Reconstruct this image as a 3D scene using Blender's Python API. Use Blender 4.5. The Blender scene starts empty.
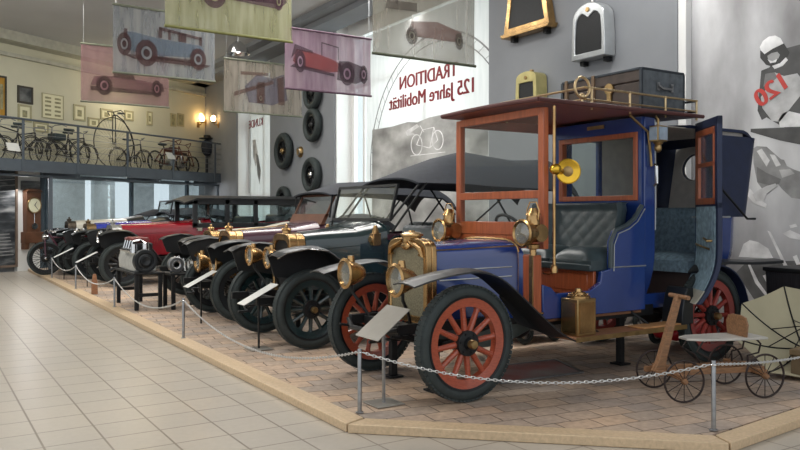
import bpy, bmesh, math, random
from mathutils import Vector, Matrix
random.seed(7)
PI = math.pi
S = bpy.context.scene
COL = S.collection
R = math.radians
# ---------------------------------------------------------------- view geometry (camera at the visitor's eye)
F_PX, HOR, CAMZ = 763.0, 214.0, 1.515
RX, RY, FX, FY = 0.844, -0.5365, 0.5365, 0.844
PZ = 0.065                                       # top of the display platform
def ray(px, py):
    t = (px - 400) / F_PX
    return Vector((RX * t + FX, RY * t + FY, (HOR - py) / F_PX))
def P(px, py, X=None, Y=None, Z=None, d=None, E=None):
    """point seen at (px,py) of the photo lying on a given wall / floor plane"""
    r = ray(px, py)
    if X is not None: s = X / r.x
    elif Y is not None: s = Y / r.y
    elif Z is not None: s = (Z - CAMZ) / r.z
    elif E is not None: s = E / (r.y - 0.612 * r.x)
    else: s = d
    return Vector((0, 0, CAMZ)) + r * s
# ---------------------------------------------------------------- mesh builder
class MB:
    def __init__(s): s.v = []; s.f = []; s.m = []; s.mi = 0
    def add(s, vs, fs):
        b = len(s.v); s.v += [tuple(x) for x in vs]
        for f in fs: s.f.append(tuple(i + b for i in f)); s.m.append(s.mi)
        return s
    def box(s, c, d, rot=None):
        hx, hy, hz = d[0] / 2, d[1] / 2, d[2] / 2
        vs = [Vector((x, y, z)) for x in (-hx, hx) for y in (-hy, hy) for z in (-hz, hz)]
        if rot is not None: vs = [rot @ v for v in vs]
        vs = [v + Vector(c) for v in vs]
        return s.add(vs, [(0, 1, 3, 2), (4, 6, 7, 5), (0, 4, 5, 1), (2, 3, 7, 6), (0, 2, 6, 4), (1, 5, 7, 3)])
    def bx(s, x0, x1, y0, y1, z0, z1):
        return s.box(((x0 + x1) / 2, (y0 + y1) / 2, (z0 + z1) / 2), (abs(x1 - x0), abs(y1 - y0), abs(z1 - z0)))
    def loft(s, secs, closed=True, caps=True):
        n = len(secs[0]); vs = [p for q in secs for p in q]; fs = []
        for i in range(len(secs) - 1):
            for j in range(n if closed else n - 1):
                k = (j + 1) % n
                fs.append((i * n + j, i * n + k, (i + 1) * n + k, (i + 1) * n + j))
        if caps:
            fs.append(tuple(range(n))[::-1]); fs.append(tuple((len(secs) - 1) * n + j for j in range(n)))
        return s.add(vs, fs)
    def tube(s, pts, r, n=8, closed=False):
        pts = [Vector(p) for p in pts]; N = len(pts); secs = []
        rr = r if isinstance(r, (list, tuple)) else [r] * N
        up = None
        for i, p in enumerate(pts):
            if closed: t = pts[(i + 1) % N] - pts[i - 1]
            else: t = pts[min(i + 1, N - 1)] - pts[max(i - 1, 0)]
            t.normalize()
            if up is None: up = t.orthogonal().normalized()
            else:
                up = up - t * up.dot(t)
                up = up.normalized() if up.length > 1e-6 else t.orthogonal().normalized()
            w = t.cross(up)
            secs.append([p + (up * math.cos(a) + w * math.sin(a)) * rr[i] for a in [2 * PI * k / n for k in range(n)]])
        if closed:
            vs = [p for q in secs for p in q]; fs = []
            for i in range(N):
                i2 = (i + 1) % N
                for j in range(n):
                    k = (j + 1) % n; fs.append((i * n + j, i * n + k, i2 * n + k, i2 * n + j))
            return s.add(vs, fs)
        return s.loft(secs)
    def cyl(s, p0, p1, r0, r1=None, n=16): return s.tube([p0, p1], [r0, r0 if r1 is None else r1], n)
    def lathe(s, prof, c=(0, 0, 0), axis=(0, 1, 0), n=32, ring=False):
        """prof: list of (radius, along); ring=True closes the profile into a ring"""
        a = Vector(axis).normalized(); u = a.orthogonal().normalized(); w = a.cross(u); c = Vector(c); m = len(prof)
        vs = []; fs = []
        for i in range(n):
            th = 2 * PI * i / n; dr = u * math.cos(th) + w * math.sin(th)
            for (r, t) in prof: vs.append(c + dr * max(r, 1e-4) + a * t)
        for i in range(n):
            i2 = (i + 1) % n
            for j in range(m if ring else m - 1):
                k = (j + 1) % m; fs.append((i * m + j, i2 * m + j, i2 * m + k, i * m + k))
        if not ring:
            fs.append(tuple(i * m for i in range(n))); fs.append(tuple(i * m + m - 1 for i in range(n))[::-1])
        return s.add(vs, fs)
    def torus(s, c, axis, Rr, r, n=32, m=8):
        return s.lathe([(Rr + r * math.cos(2 * PI * k / m), r * math.sin(2 * PI * k / m)) for k in range(m)], c, axis, n, True)
    def sphere(s, c, d, n=16, m=10):
        vs = [Vector((d[0] * math.sin(PI * i / m) * math.cos(2 * PI * j / n), d[1] * math.sin(PI * i / m) * math.sin(2 * PI * j / n), d[2] * math.cos(PI * i / m))) + Vector(c) for i in range(1, m) for j in range(n)]
        fs = [(i * n + j, i * n + (j + 1) % n, (i + 1) * n + (j + 1) % n, (i + 1) * n + j) for i in range(m - 2) for j in range(n)]
        vs += [Vector(c) + Vector((0, 0, d[2])), Vector(c) - Vector((0, 0, d[2]))]; T = len(vs) - 2
        for j in range(n):
            fs.append((T, (j + 1) % n, j)); b = (m - 2) * n; fs.append((T + 1, b + j, b + (j + 1) % n))
        return s.add(vs, fs)
    def prism(s, poly, fn, w0, w1):
        """poly: (u,v) outline; fn(u,v,w)->xyz"""
        return s.loft([[fn(u, v, w0) for u, v in poly], [fn(u, v, w1) for u, v in poly]])
    def frame(s, outer, inner, fn, w0, w1):
        n = len(outer); vs = []
        for w in (w0, w1):
            vs += [fn(u, v, w) for u, v in outer] + [fn(u, v, w) for u, v in inner]
        fs = []
        for j in range(n):
            k = (j + 1) % n
            fs += [(j, k, n + k, n + j), (2 * n + j, 3 * n + j, 3 * n + k, 2 * n + k), (j, 2 * n + j, 2 * n + k, k), (n + j, n + k, 3 * n + k, 3 * n + j)]
        return s.add(vs, fs)
    def sheet(s, g, off):
        """grid g[i][j] of points with constant offset vector (or per point function) giving it thickness"""
        A, B = len(g), len(g[0]); vs = []
        of = off if callable(off) else (lambda i, j: Vector(off))
        for i in range(A):
            for j in range(B): vs.append(Vector(g[i][j]))
        for i in range(A):
            for j in range(B): vs.append(Vector(g[i][j]) + of(i, j))
        q = A * B; fs = []
        for i in range(A - 1):
            for j in range(B - 1):
                a, b, c, d = i * B + j, i * B + j + 1, (i + 1) * B + j + 1, (i + 1) * B + j
                fs += [(a, b, c, d), (a + q, d + q, c + q, b + q)]
        for i in range(A - 1):
            for j in (0, B - 1):
                a, d = i * B + j, (i + 1) * B + j; fs.append((a, d, d + q, a + q))
        for j in range(B - 1):
            for i in (0, A - 1):
                a, b = i * B + j, i * B + j + 1; fs.append((a, a + q, b + q, b))
        return s.add(vs, fs)
    def mesh(s, name, mats, smooth=38):
        me = bpy.data.meshes.new(name); me.from_pydata(s.v, [], s.f)
        mats = mats if isinstance(mats, (list, tuple)) else [mats]
        for m in mats: me.materials.append(m)
        if len(mats) > 1: me.polygons.foreach_set('material_index', s.m)
        bm = bmesh.new(); bm.from_mesh(me); bmesh.ops.recalc_face_normals(bm, faces=bm.faces); bm.to_mesh(me); bm.free()
        if smooth:
            me.polygons.foreach_set('use_smooth', [True] * len(me.polygons)); me.set_sharp_from_angle(angle=R(smooth))
        me.update(); return me
    def build(s, name, mats, parent=None, loc=(0, 0, 0), bevel=0, smooth=38, label=None):
        return link(name, s.mesh(name, mats, smooth), parent, loc, bevel, label)
def each(name, m, parent, tubes, r, n=6):
    for p in tubes: MB().tube(p, r, n).build(name, m, parent)
def link(name, me, parent=None, loc=(0, 0, 0), bevel=0, label=None):
    o = bpy.data.objects.new(name, me); COL.objects.link(o); o.parent = parent; o.location = loc
    if bevel:
        b = o.modifiers.new('edge', 'BEVEL'); b.width = bevel; b.segments = 2; b.limit_method = 'ANGLE'; b.angle_limit = R(40)
    if label: o['label'] = label
    return o
def thing(name, label, cat, loc=(0, 0, 0), rotz=0, group=None):
    o = bpy.data.objects.new(name, None); COL.objects.link(o); o.location = loc; o.rotation_euler = (0, 0, rotz)
    o.empty_display_size = .2
    return tag(o, label, cat, group)
def tag(o, label, cat, group=None):
    o['label'] = label; o['category'] = cat
    if group: o['group'] = group
    return o
def struct(name, mb, m, bevel=0, smooth=38):
    o = mb.build(name, m, None, bevel=bevel, smooth=smooth); o['kind'] = 'structure'; return o
def dup(root, loc, rotz=0, label=None):
    def cp(o, par):
        c = o.copy(); COL.objects.link(c); c.parent = par
        for ch in o.children: cp(ch, c)
        return c
    kids = list(root.children); r = root.copy(); COL.objects.link(r); r.location = loc; r.rotation_euler = (0, 0, rotz)
    for k in kids: cp(k, r)
    if label: r['label'] = label
    return r
# ---------------------------------------------------------------- materials
def mat(name, c, rough=.5, metal=0, var=.12, scale=6, bump=0, coat=0, c2=None, stretch=None, detail=4):
    m = bpy.data.materials.new(name); m.use_nodes = True; nt = m.node_tree; b = nt.nodes['Principled BSDF']
    b.inputs['Roughness'].default_value = rough; b.inputs['Metallic'].default_value = metal
    if coat: b.inputs['Coat Weight'].default_value = coat; b.inputs['Coat Roughness'].default_value = .06
    tc = nt.nodes.new('ShaderNodeTexCoord'); no = nt.nodes.new('ShaderNodeTexNoise'); no.inputs['Scale'].default_value = scale; no.inputs['Detail'].default_value = detail
    if stretch:
        mp = nt.nodes.new('ShaderNodeMapping'); mp.inputs['Scale'].default_value = stretch
        nt.links.new(tc.outputs['Object'], mp.inputs['Vector']); nt.links.new(mp.outputs['Vector'], no.inputs['Vector'])
    else: nt.links.new(tc.outputs['Object'], no.inputs['Vector'])
    rp = nt.nodes.new('ShaderNodeValToRGB'); a = [x * (1 - var) for x in c]; bb = list(c2) if c2 else [min(1, x * (1 + var)) for x in c]
    rp.color_ramp.elements[0].position = .3; rp.color_ramp.elements[1].position = .7
    rp.color_ramp.elements[0].color = (*a, 1); rp.color_ramp.elements[1].color = (*bb, 1)
    nt.links.new(no.outputs['Fac'], rp.inputs['Fac']); nt.links.new(rp.outputs['Color'], b.inputs['Base Color'])
    if bump:
        bn = nt.nodes.new('ShaderNodeBump'); bn.inputs['Strength'].default_value = bump; bn.inputs['Distance'].default_value = .01
        nt.links.new(no.outputs['Fac'], bn.inputs['Height']); nt.links.new(bn.outputs['Normal'], b.inputs['Normal'])
    return m
def srgb(r, g, b):
    f = lambda u: (u / 255 / 12.92) if u / 255 <= .04045 else ((u / 255 + .055) / 1.055) ** 2.4
    return (f(r), f(g), f(b))
def glass(name, tint=(.9, .95, .95), gloss=.12, fog=0.0):
    m = bpy.data.materials.new(name); m.use_nodes = True; nt = m.node_tree; nt.nodes.clear()
    out = nt.nodes.new('ShaderNodeOutputMaterial'); tr = nt.nodes.new('ShaderNodeBsdfTransparent'); tr.inputs[0].default_value = (*tint, 1)
    gl = nt.nodes.new('ShaderNodeBsdfGlossy'); gl.inputs['Roughness'].default_value = .03
    mx = nt.nodes.new('ShaderNodeMixShader'); lw_ = nt.nodes.new('ShaderNodeLayerWeight'); lw_.inputs[0].default_value = .5; fr = nt.nodes.new('ShaderNodeMath'); fr.operation = 'POWER'; fr.inputs[1].default_value = 4; nt.links.new(lw_.outputs['Facing'], fr.inputs[0])
    ad = nt.nodes.new('ShaderNodeMath'); ad.operation = 'ADD'; ad.inputs[1].default_value = gloss
    no = nt.nodes.new('ShaderNodeTexNoise'); no.inputs['Scale'].default_value = 3
    mu = nt.nodes.new('ShaderNodeMath'); mu.operation = 'MULTIPLY_ADD'; mu.inputs[1].default_value = .02
    nt.links.new(no.outputs['Fac'], mu.inputs[0]); nt.links.new(fr.outputs[0], mu.inputs[2]); nt.links.new(mu.outputs[0], ad.inputs[0])
    nt.links.new(ad.outputs[0], mx.inputs[0]); nt.links.new(tr.outputs[0], mx.inputs[1]); nt.links.new(gl.outputs[0], mx.inputs[2])
    last = mx
    if fog:
        df = nt.nodes.new('ShaderNodeBsdfDiffuse'); df.inputs[0].default_value = (.6, .62, .62, 1); m2 = nt.nodes.new('ShaderNodeMixShader'); m2.inputs[0].default_value = fog
        nt.links.new(mx.outputs[0], m2.inputs[1]); nt.links.new(df.outputs[0], m2.inputs[2]); last = m2
    nt.links.new(last.outputs[0], out.inputs[0]); return m
def cloth(name, c, c2, through=.35):
    """thin translucent printed fabric, streaky"""
    m = bpy.data.materials.new(name); m.use_nodes = True; nt = m.node_tree; nt.nodes.clear()
    out = nt.nodes.new('ShaderNodeOutputMaterial'); tc = nt.nodes.new('ShaderNodeTexCoord'); mp = nt.nodes.new('ShaderNodeMapping'); mp.inputs['Scale'].default_value = (9, 9, 1.2)
    no = nt.nodes.new('ShaderNodeTexNoise'); no.inputs['Scale'].default_value = 1.2; no.inputs['Detail'].default_value = 5
    nt.links.new(tc.outputs['Object'], mp.inputs[0]); nt.links.new(mp.outputs[0], no.inputs['Vector'])
    rp = nt.nodes.new('ShaderNodeValToRGB'); rp.color_ramp.elements[0].position = .32; rp.color_ramp.elements[1].position = .68
    rp.color_ramp.elements[0].color = (*c, 1); rp.color_ramp.elements[1].color = (*c2, 1); nt.links.new(no.outputs['Fac'], rp.inputs[0])
    df = nt.nodes.new('ShaderNodeBsdfDiffuse'); tl = nt.nodes.new('ShaderNodeBsdfTranslucent'); tr = nt.nodes.new('ShaderNodeBsdfTransparent')
    for q in (df, tl): nt.links.new(rp.outputs[0], q.inputs[0])
    a = nt.nodes.new('ShaderNodeMixShader'); a.inputs[0].default_value = .4; nt.links.new(df.outputs[0], a.inputs[1]); nt.links.new(tl.outputs[0], a.inputs[2])
    b = nt.nodes.new('ShaderNodeMixShader'); b.inputs[0].default_value = through; nt.links.new(a.outputs[0], b.inputs[1]); nt.links.new(tr.outputs[0], b.inputs[2])
    nt.links.new(b.outputs[0], out.inputs[0]); return m
def glow(name, c, s):
    m = mat(name, c, .5); b = m.node_tree.nodes['Principled BSDF']; b.inputs['Emission Color'].default_value = (*c, 1); b.inputs['Emission Strength'].default_value = s; return m
def brick(name, cols, mortar, bw, bh, off, ox, oy, msize, rough, rotz=0, patch=.5, bump=.2, warp=0, spec=.5):
    m = bpy.data.materials.new(name); m.use_nodes = True; nt = m.node_tree; b = nt.nodes['Principled BSDF']; b.inputs['Roughness'].default_value = rough
    b.inputs['Specular IOR Level'].default_value = spec
    tc = nt.nodes.new('ShaderNodeTexCoord'); mp = nt.nodes.new('ShaderNodeMapping'); mp.inputs['Location'].default_value = (-ox, -oy, 0); mp.inputs['Rotation'].default_value = (0, 0, rotz)
    nt.links.new(tc.outputs['Object'], mp.inputs[0]); vec = mp.outputs[0]
    if warp:
        nw = nt.nodes.new('ShaderNodeTexNoise'); nw.inputs['Scale'].default_value = 7; nt.links.new(tc.outputs['Object'], nw.inputs['Vector'])
        vs = nt.nodes.new('ShaderNodeVectorMath'); vs.operation = 'SCALE'; vs.inputs['Scale'].default_value = warp; nt.links.new(nw.outputs['Color'], vs.inputs[0])
        va = nt.nodes.new('ShaderNodeVectorMath'); nt.links.new(vec, va.inputs[0]); nt.links.new(vs.outputs[0], va.inputs[1]); vec = va.outputs[0]
    br = nt.nodes.new('ShaderNodeTexBrick'); br.offset = off; br.squash = 1; br.inputs['Scale'].default_value = 1; br.inputs['Brick Width'].default_value = bw; br.inputs['Row Height'].default_value = bh
    br.inputs['Mortar Size'].default_value = msize; br.inputs['Mortar Smooth'].default_value = .3; br.inputs['Color1'].default_value = (*cols[0], 1); br.inputs['Color2'].default_value = (*cols[1], 1); br.inputs['Mortar'].default_value = (*mortar, 1)
    nt.links.new(vec, br.inputs['Vector'])
    no = nt.nodes.new('ShaderNodeTexNoise'); no.inputs['Scale'].default_value = .9; no.inputs['Detail'].default_value = 6; nt.links.new(tc.outputs['Object'], no.inputs['Vector'])
    rp = nt.nodes.new('ShaderNodeValToRGB'); rp.color_ramp.elements[0].position = .38; rp.color_ramp.elements[1].position = .62
    rp.color_ramp.elements[0].color = (*cols[2], 1); rp.color_ramp.elements[1].color = (*cols[3], 1); nt.links.new(no.outputs['Fac'], rp.inputs[0])
    mx = nt.nodes.new('ShaderNodeMix'); mx.data_type = 'RGBA'; mx.blend_type = 'MULTIPLY'; mx.inputs['Factor'].default_value = patch
    nt.links.new(br.outputs['Color'], mx.inputs[6]); nt.links.new(rp.outputs[0], mx.inputs[7])
    n2 = nt.nodes.new('ShaderNodeTexNoise'); n2.inputs['Scale'].default_value = 22; n2.inputs['Detail'].default_value = 5; nt.links.new(tc.outputs['Object'], n2.inputs['Vector'])
    m2 = nt.nodes.new('ShaderNodeMix'); m2.data_type = 'RGBA'; m2.blend_type = 'OVERLAY'; m2.inputs['Factor'].default_value = .35 if warp else .08
    nt.links.new(mx.outputs[2], m2.inputs[6]); nt.links.new(n2.outputs['Fac'], m2.inputs[7]); nt.links.new(m2.outputs[2], b.inputs['Base Color'])
    if bump:
        iv = nt.nodes.new('ShaderNodeMath'); iv.operation = 'SUBTRACT'; iv.inputs[0].default_value = 1; nt.links.new(br.outputs['Fac'], iv.inputs[1])
        bn = nt.nodes.new('ShaderNodeBump'); bn.inputs['Strength'].default_value = bump; bn.inputs['Distance'].default_value = .01; nt.links.new(iv.outputs[0], bn.inputs['Height']); nt.links.new(bn.outputs['Normal'], b.inputs['Normal'])
    return m
def text_mesh(body, width, m, parent, origin, u, v, name='lettering', mirror=False, ext=.002):
    """letters of a given total width laid in the plane (u = reading direction, v = up)"""
    cu = bpy.data.curves.new('letters', 'FONT'); cu.body = body; cu.size = 1; cu.extrude = .01; cu.offset = 0
    ob = bpy.data.objects.new('letters', cu); COL.objects.link(ob); dg = bpy.context.evaluated_depsgraph_get(); dg.update()
    me = bpy.data.meshes.new_from_object(ob.evaluated_get(dg)); bpy.data.objects.remove(ob)
    xs = [p.co.x for p in me.vertices]; k = width / (max(xs) - min(xs)); x0 = min(xs)
    u = Vector(u).normalized(); v = Vector(v).normalized(); n = u.cross(v)
    for p in me.vertices:
        a, b, c = (p.co.x - x0) * k, p.co.y * k, p.co.z * ext / .01
        p.co = Vector(origin) + u * a + v * b + n * c
    q = MB(); fs = [tuple(p.vertices) for p in me.polygons]; vs = [p.co.copy() for p in me.vertices]
    for sh in (0, .022, .044): q.add([p + u * sh * k * 1.6 + v * (.012 * k if sh == .022 else 0) + n * sh * .01 for p in vs], fs)
    bpy.data.meshes.remove(me); return q.build(name, m, parent, smooth=0)
M = {}
def defmats():
    M.update(
    blue=mat('blue coach paint', srgb(30, 56, 118), .22, 0, .1, 3, coat=.6),
    navy=mat('dark navy leather', srgb(24, 36, 66), .55, 0, .15, 9, bump=.08),
    green=mat('dark green coach paint', srgb(26, 44, 46), .2, 0, .12, 3, coat=.6),
    maroon=mat('maroon coach paint', srgb(72, 40, 52), .25, 0, .1, 3, coat=.6),
    cream=mat('cream coach paint', srgb(205, 200, 185), .3, 0, .06, 3, coat=.4),
    red=mat('dark red coach paint', srgb(128, 18, 30), .25, 0, .12, 3, coat=.6),
    royal=mat('royal blue bonnet paint', srgb(34, 48, 140), .25, 0, .1, 3, coat=.5),
    black=mat('black lacquer', srgb(20, 24, 28), .42, 0, .15, 4, coat=.12),
    matblack=mat('black iron', srgb(24, 26, 28), .5, .3, .25, 8),
    tyre=mat('dark rubber', srgb(44, 52, 52), .7, 0, .2, 14, bump=.05),
    orange=mat('orange red varnished wood', srgb(156, 72, 48), .35, 0, .2, 6, coat=.3, stretch=(4, 4, 14)),
    redwood=mat('red varnished spoke wood', srgb(136, 50, 42), .35, 0, .2, 6, coat=.3),
    wood=mat('warm mahogany wood', srgb(160, 84, 50), .35, 0, .22, 5, coat=.3, stretch=(9, 9, 1)),
    roofwood=mat('red brown ceiling boards', srgb(146, 80, 62), .4, 0, .25, 4, stretch=(1, 22, 1), coat=.2),
    roofedge=mat('dark brown roof skin', srgb(86, 50, 48), .4, 0, .15, 5),
    oldwood=mat('worn old wood', srgb(132, 96, 66), .6, 0, .3, 8, bump=.1, stretch=(2, 8, 8)),
    board=mat('tan running board wood', srgb(142, 98, 68), .55, 0, .25, 6, stretch=(2, 12, 8)),
    greywood=mat('pale weathered seat board', srgb(182, 178, 170), .5, 0, .1, 6),
    brass=mat('polished brass', srgb(178, 144, 98), .26, .95, .3, 7),
    brassd=mat('aged brass', srgb(160, 134, 92), .34, .9, .3, 9),
    chrome=mat('polished nickel', srgb(205, 205, 205), .15, 1, .1, 5),
    silver=mat('silver painted metal', srgb(176, 180, 182), .3, .6, .1, 5),
    steel=mat('brushed steel', srgb(150, 152, 154), .35, .9, .15, 20),
    core=mat('radiator honeycomb', srgb(128, 122, 100), .5, .5, .35, 90),
    darkcore=mat('dark radiator mesh', srgb(26, 28, 30), .5, .3, .4, 60),
    leather=mat('black green leather', srgb(54, 66, 70), .34, 0, .15, 12, bump=.06),
    fabric=mat('grey blue patterned upholstery', srgb(116, 138, 152), .8, 0, .35, 26, bump=.1),
    trimcloth=mat('pale blue patterned door lining', srgb(136, 160, 172), .8, 0, .35, 18),
    canvas=mat('dark grey canvas', srgb(38, 42, 50), .8, 0, .15, 12, bump=.08),
    lining=mat('grey interior lining', srgb(186, 180, 174), .85, 0, .1, 10),
    glass=glass('window glass', gloss=.02), lens=glass('lamp lens', (.8, .84, .8), .12, .12), fogglass=glass('old windscreen glass', (.93, .95, .94), .0, .02),
    paper=mat('white info sheet', srgb(206, 206, 202), .4, 0, .04, 5),
    greyplate=mat('grey info plate', srgb(150, 146, 138), .35, .3, .08, 6),
    chain=mat('galvanised chain', srgb(190, 190, 188), .35, .6, .1, 20),
    balsteel=mat('grey painted steel', srgb(84, 92, 100), .5, .1, .08, 5),
    )
defmats()
EC = 26.3 - 0.612 * 8.6                        # end wall line: Y = EC + .612 X
XP, XW = 8.6, 9.05                             # face of the wall piers, plane of the tall windows
m_floor = brick('beige floor tiles', [srgb(178, 170, 158), srgb(174, 167, 156), (.9, .9, .9), (1, .98, .95)], srgb(128, 118, 106), .372, .372, 0, .705, 5.42 - .372 * 14, .008, .3, bump=.1, spec=.4)
m_pave = brick('weathered clay pavers', [srgb(196, 172, 150), srgb(168, 156, 146), (.66, .66, .67), (1.0, .94, .86)], srgb(118, 104, 92), .29, .2, .5, 0, 0, .006, .75, patch=.9, bump=.6, warp=.035, rotz=R(8))
m_kerb = mat('pale timber', srgb(194, 170, 138), .5, 0, .12, 3, stretch=(14, 14, 14))
m_endwall = mat('cream plaster', srgb(206, 203, 180), .85, 0, .03, 2)
m_grey = mat('grey plaster', srgb(130, 133, 137), .85, 0, .04, 2)
m_white = mat('white plaster', srgb(226, 226, 224), .7, 0, .03, 2)
m_ceil = mat('ceiling grey', srgb(190, 190, 190), .9, 0, .03, 1)
m_under = mat('dark steel underside', srgb(44, 50, 56), .6, .2, .15, 3)
# --- floor and platform
struct('floor', MB().bx(-8, 11, -6, 30, -.1, 0), m_floor)
plat = [(2.54, 4.64), (4.35, 2.97), (11, 3.55), (11, 24), (2.54, 22.55)]
inn = [(2.70, 4.70), (4.41, 3.14), (8.55, 3.52), (8.55, 26.2), (2.70, 22.6)]
fl = lambda u, v, w: (u, v, w)
struct('floor_platform', MB().prism([(2.70, 4.70), (4.41, 3.14), (8.5, 3.52), (8.5, 25.95), (2.70, 22.4)], fl, .001, PZ - .006), m_pave)
kb = MB()
def beam(a, b, c, d): kb.prism([a, b, c, d], fl, .001, PZ)
beam((2.52, 4.66), (2.70, 4.73), (2.70, 22.45), (2.52, 22.35))
beam((2.52, 4.64), (4.345, 2.955), (4.42, 3.12), (2.70, 4.71))
beam((4.365, 2.955), (8.6, 3.345), (8.6, 3.51), (4.44, 3.12))
struct('trim_1', kb, m_kerb, bevel=.006)
# --- right wall: piers, window recesses, mural bay
w = MB()
for y0, y1 in ((-2, .7), (6.62, 10.59), (16.52, 20.49), (23.2, 27)):
    w.bx(XP, XP + .6, y0, y1, 0, 6.3)
struct('wall_right', w, m_grey)
fr = MB()                                      # white reveals and frames of the window bays
for y0, y1, mull in ((10.59, 16.52, (15.85, 13.2)), (20.49, 23.2, (21.9,))):
    fr.bx(XP + .05, XW + .16, y1 - .05, y1 + .002, 0, 6.2); fr.bx(XP + .05, XW + .16, y0 - .002, y0 + .05, 0, 6.2)
    fr.bx(XW, XW + .12, y0, y1, 0, .25); fr.bx(XW - .1, XW + .12, y0, y1, 5.75, 6.2)
    fr.bx(XW, XW + .1, y1 - .2, y1 - .05, 0, 6)
    for q in mull: fr.bx(XW, XW + .1, q - .05, q + .05, .2, 6)
    for z in (2.1, 4.6): fr.bx(XW, XW + .06, y0, y1, z - .03, z + .03)
struct('trim_2', fr, m_white, bevel=.004)
struct('trim_3', MB().bx(XP + .02, XP + .14, 6.50, 6.64, 0, 6.2), m_white, bevel=.006)
struct('window_1', MB().bx(XW + .03, XW + .045, 10.6, 16.5, .2, 5.8), M['glass'])
struct('window_2', MB().bx(XW + .03, XW + .045, 20.5, 23.2, .2, 5.8), M['glass'])
# --- ceiling with a lower dark beam along the wall
c = MB(); c.bx(-8, 9.3, 1.2, 27.5, 6.2, 6.4); struct('ceiling', c, m_ceil)
c = MB(); c.bx(8.0, 8.62, 8, 27, 5.95, 6.2); c.bx(7.7, 8.0, 8, 27, 6.08, 6.2); struct('trim_4', c, m_grey)
# --- slanted end wall (upper storey) and what stands under the gallery
eu = Vector((.853, .522, 0)).normalized(); en = Vector((-.522, .853, 0)).normalized()     # along / away from the room
def E(s, o, z): p = Vector((8.6, 26.3, 0)) + eu * s + en * o; return (p.x, p.y, z)
ef = lambda u, v, w: E(u, w, v)
struct('wall_end', MB().prism([(-19, 2.95), (.5, 2.95), (.5, 6.25), (-19, 6.25)], ef, 0, .25), m_endwall)
struct('trim_5', MB().prism([(-19, 5.62), (0, 5.62), (0, 5.72), (-19, 5.72)], ef, -.12, 0).prism([(-19, 5.95), (0, 5.95), (0, 6.2), (-19, 6.2)], ef, -.5, 0), mat('cornice plaster', srgb(186, 184, 168), .8))
def es(px, py):                                # end wall coordinates of a pixel on it
    p = P(px, py, E=EC); q = p - Vector((8.6, 26.3, 0)); return q.dot(eu), p.z
s0, s1, s2 = es(17.5, 250)[0], es(40, 250)[0], es(44, 250)[0]
lw = MB().prism([(s0, 0), (s1, 0), (s1, 2.95), (s0, 2.95)], ef, 0, .2)
struct('wall_clock', lw, m_white)
lw = MB().prism([(-19, 0), (s0 - .02, 0), (s0 - .02, 2.95), (-19, 2.95)], ef, .1, .25); struct('wall_left', lw, m_grey)
# glazed front below the gallery
gf = MB()
for px in (43, 48, 132.5, 188): s = es(px, 200)[0]; gf.prism([(s - .05, 0), (s + .05, 0), (s + .05, 2.9), (s - .05, 2.9)], ef, 0, .1)
for z in (.05, 2.55, 2.85): gf.prism([(s2, z - .05), (0, z - .05), (0, z + .05), (s2, z + .05)], ef, .01, .09)
struct('trim_6', gf, mat('grey blue frame', srgb(84, 98, 108), .4, .3))
struct('window_3', MB().prism([(s2, .1), (0, .1), (0, 2.85), (s2, 2.85)], ef, .04, .055), glass('tinted partition glass', (.82, .88, .9), .1))
# wall of the back room, cut by three tall openings
bo = 2.6
def bs(px):
    r = ray(px, 200); k = Vector((8.6, 26.3, 0)) + en * bo; s = (k.y - .612 * k.x) / (r.y - .612 * r.x)
    p = r * s - k; p.z = 0; return p.dot(eu)
bw = MB(); prev = -13
for a, b in ((85, 94), (115, 134), (154, 172)):
    a, b = bs(a), bs(b); bw.prism([(prev, 0), (a, 0), (a, 3), (prev, 3)], ef, bo, bo + .15); prev = b
    bw.prism([(a, 0), (b, 0), (b, .9), (a, .9)], ef, bo, bo + .15); bw.prism([(a, 2.7), (b, 2.7), (b, 3), (a, 3)], ef, bo, bo + .15)
bw.prism([(prev, 0), (3, 0), (3, 3), (prev, 3)], ef, bo, bo + .15)
struct('wall_back', bw, mat('pale grey plaster', srgb(206, 212, 214), .8))
struct('ceiling_back', MB().prism([(-13, 2.98), (3, 2.98), (3, 3.1), (-13, 3.1)], ef, .25, bo + .15), m_ceil)
# --- gallery
GB = 1.35
ga = -19; gb = -.25
dk = MB().prism([(ga, 2.66), (gb, 2.66), (gb, 2.80), (ga, 2.80)], ef, -GB, -.01); struct('floor_gallery', dk, m_under, bevel=.004)
fa = MB().prism([(ga, 2.56), (gb, 2.56), (gb, 2.86), (ga, 2.86)], ef, -GB - .05, -GB)
for k in range(5): s = -.6 - k * 3; fa.prism([(s - .05, 2.48), (s + .05, 2.48), (s + .05, 2.66), (s - .05, 2.66)], ef, -GB, -.05)
fa.prism([(ga, 2.45), (gb, 2.45), (gb, 2.5), (ga, 2.5)], ef, -GB + .1, -GB + .25)
struct('trim_7', fa, M['balsteel'], bevel=.004)
def gs(px, off=-GB - .02):
    r = ray(px, 150); k = Vector((8.6, 26.3, 0)) + en * off; s = (k.y - .612 * k.x) / (r.y - .612 * r.x)
    p = r * s - k; p.z = 0; return p.dot(eu)
rl = thing('gallery_railing', 'grey steel railing with thin rods along the edge of the bicycle gallery', 'railing', E(-9, -GB, 2.86))
o0 = Vector(E(-9, -GB, 2.86))
def RL(s, o, z): return Vector(E(s, o, z)) - o0
for px in (22, 77, 126.5, 172.5, 214):
    s = gs(px); MB().prism([(s - .035, 2.58), (s + .035, 2.58), (s + .035, 3.82), (s - .035, 3.82)], lambda u, v, w: RL(u, w, v), -GB - .075, -GB - .05).build('post', M['balsteel'], rl, bevel=.004)
MB().tube([RL(ga, -GB - .03, 3.85), RL(gb, -GB - .03, 3.85)], .028).build('top_rail', M['balsteel'], rl)
for k in range(5):
    z = 3.0 + k * .165; MB().tube([RL(ga, -GB - .03, z), RL(gb, -GB - .03, z)], .007, 6).build('rod', M['steel'], rl)
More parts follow.
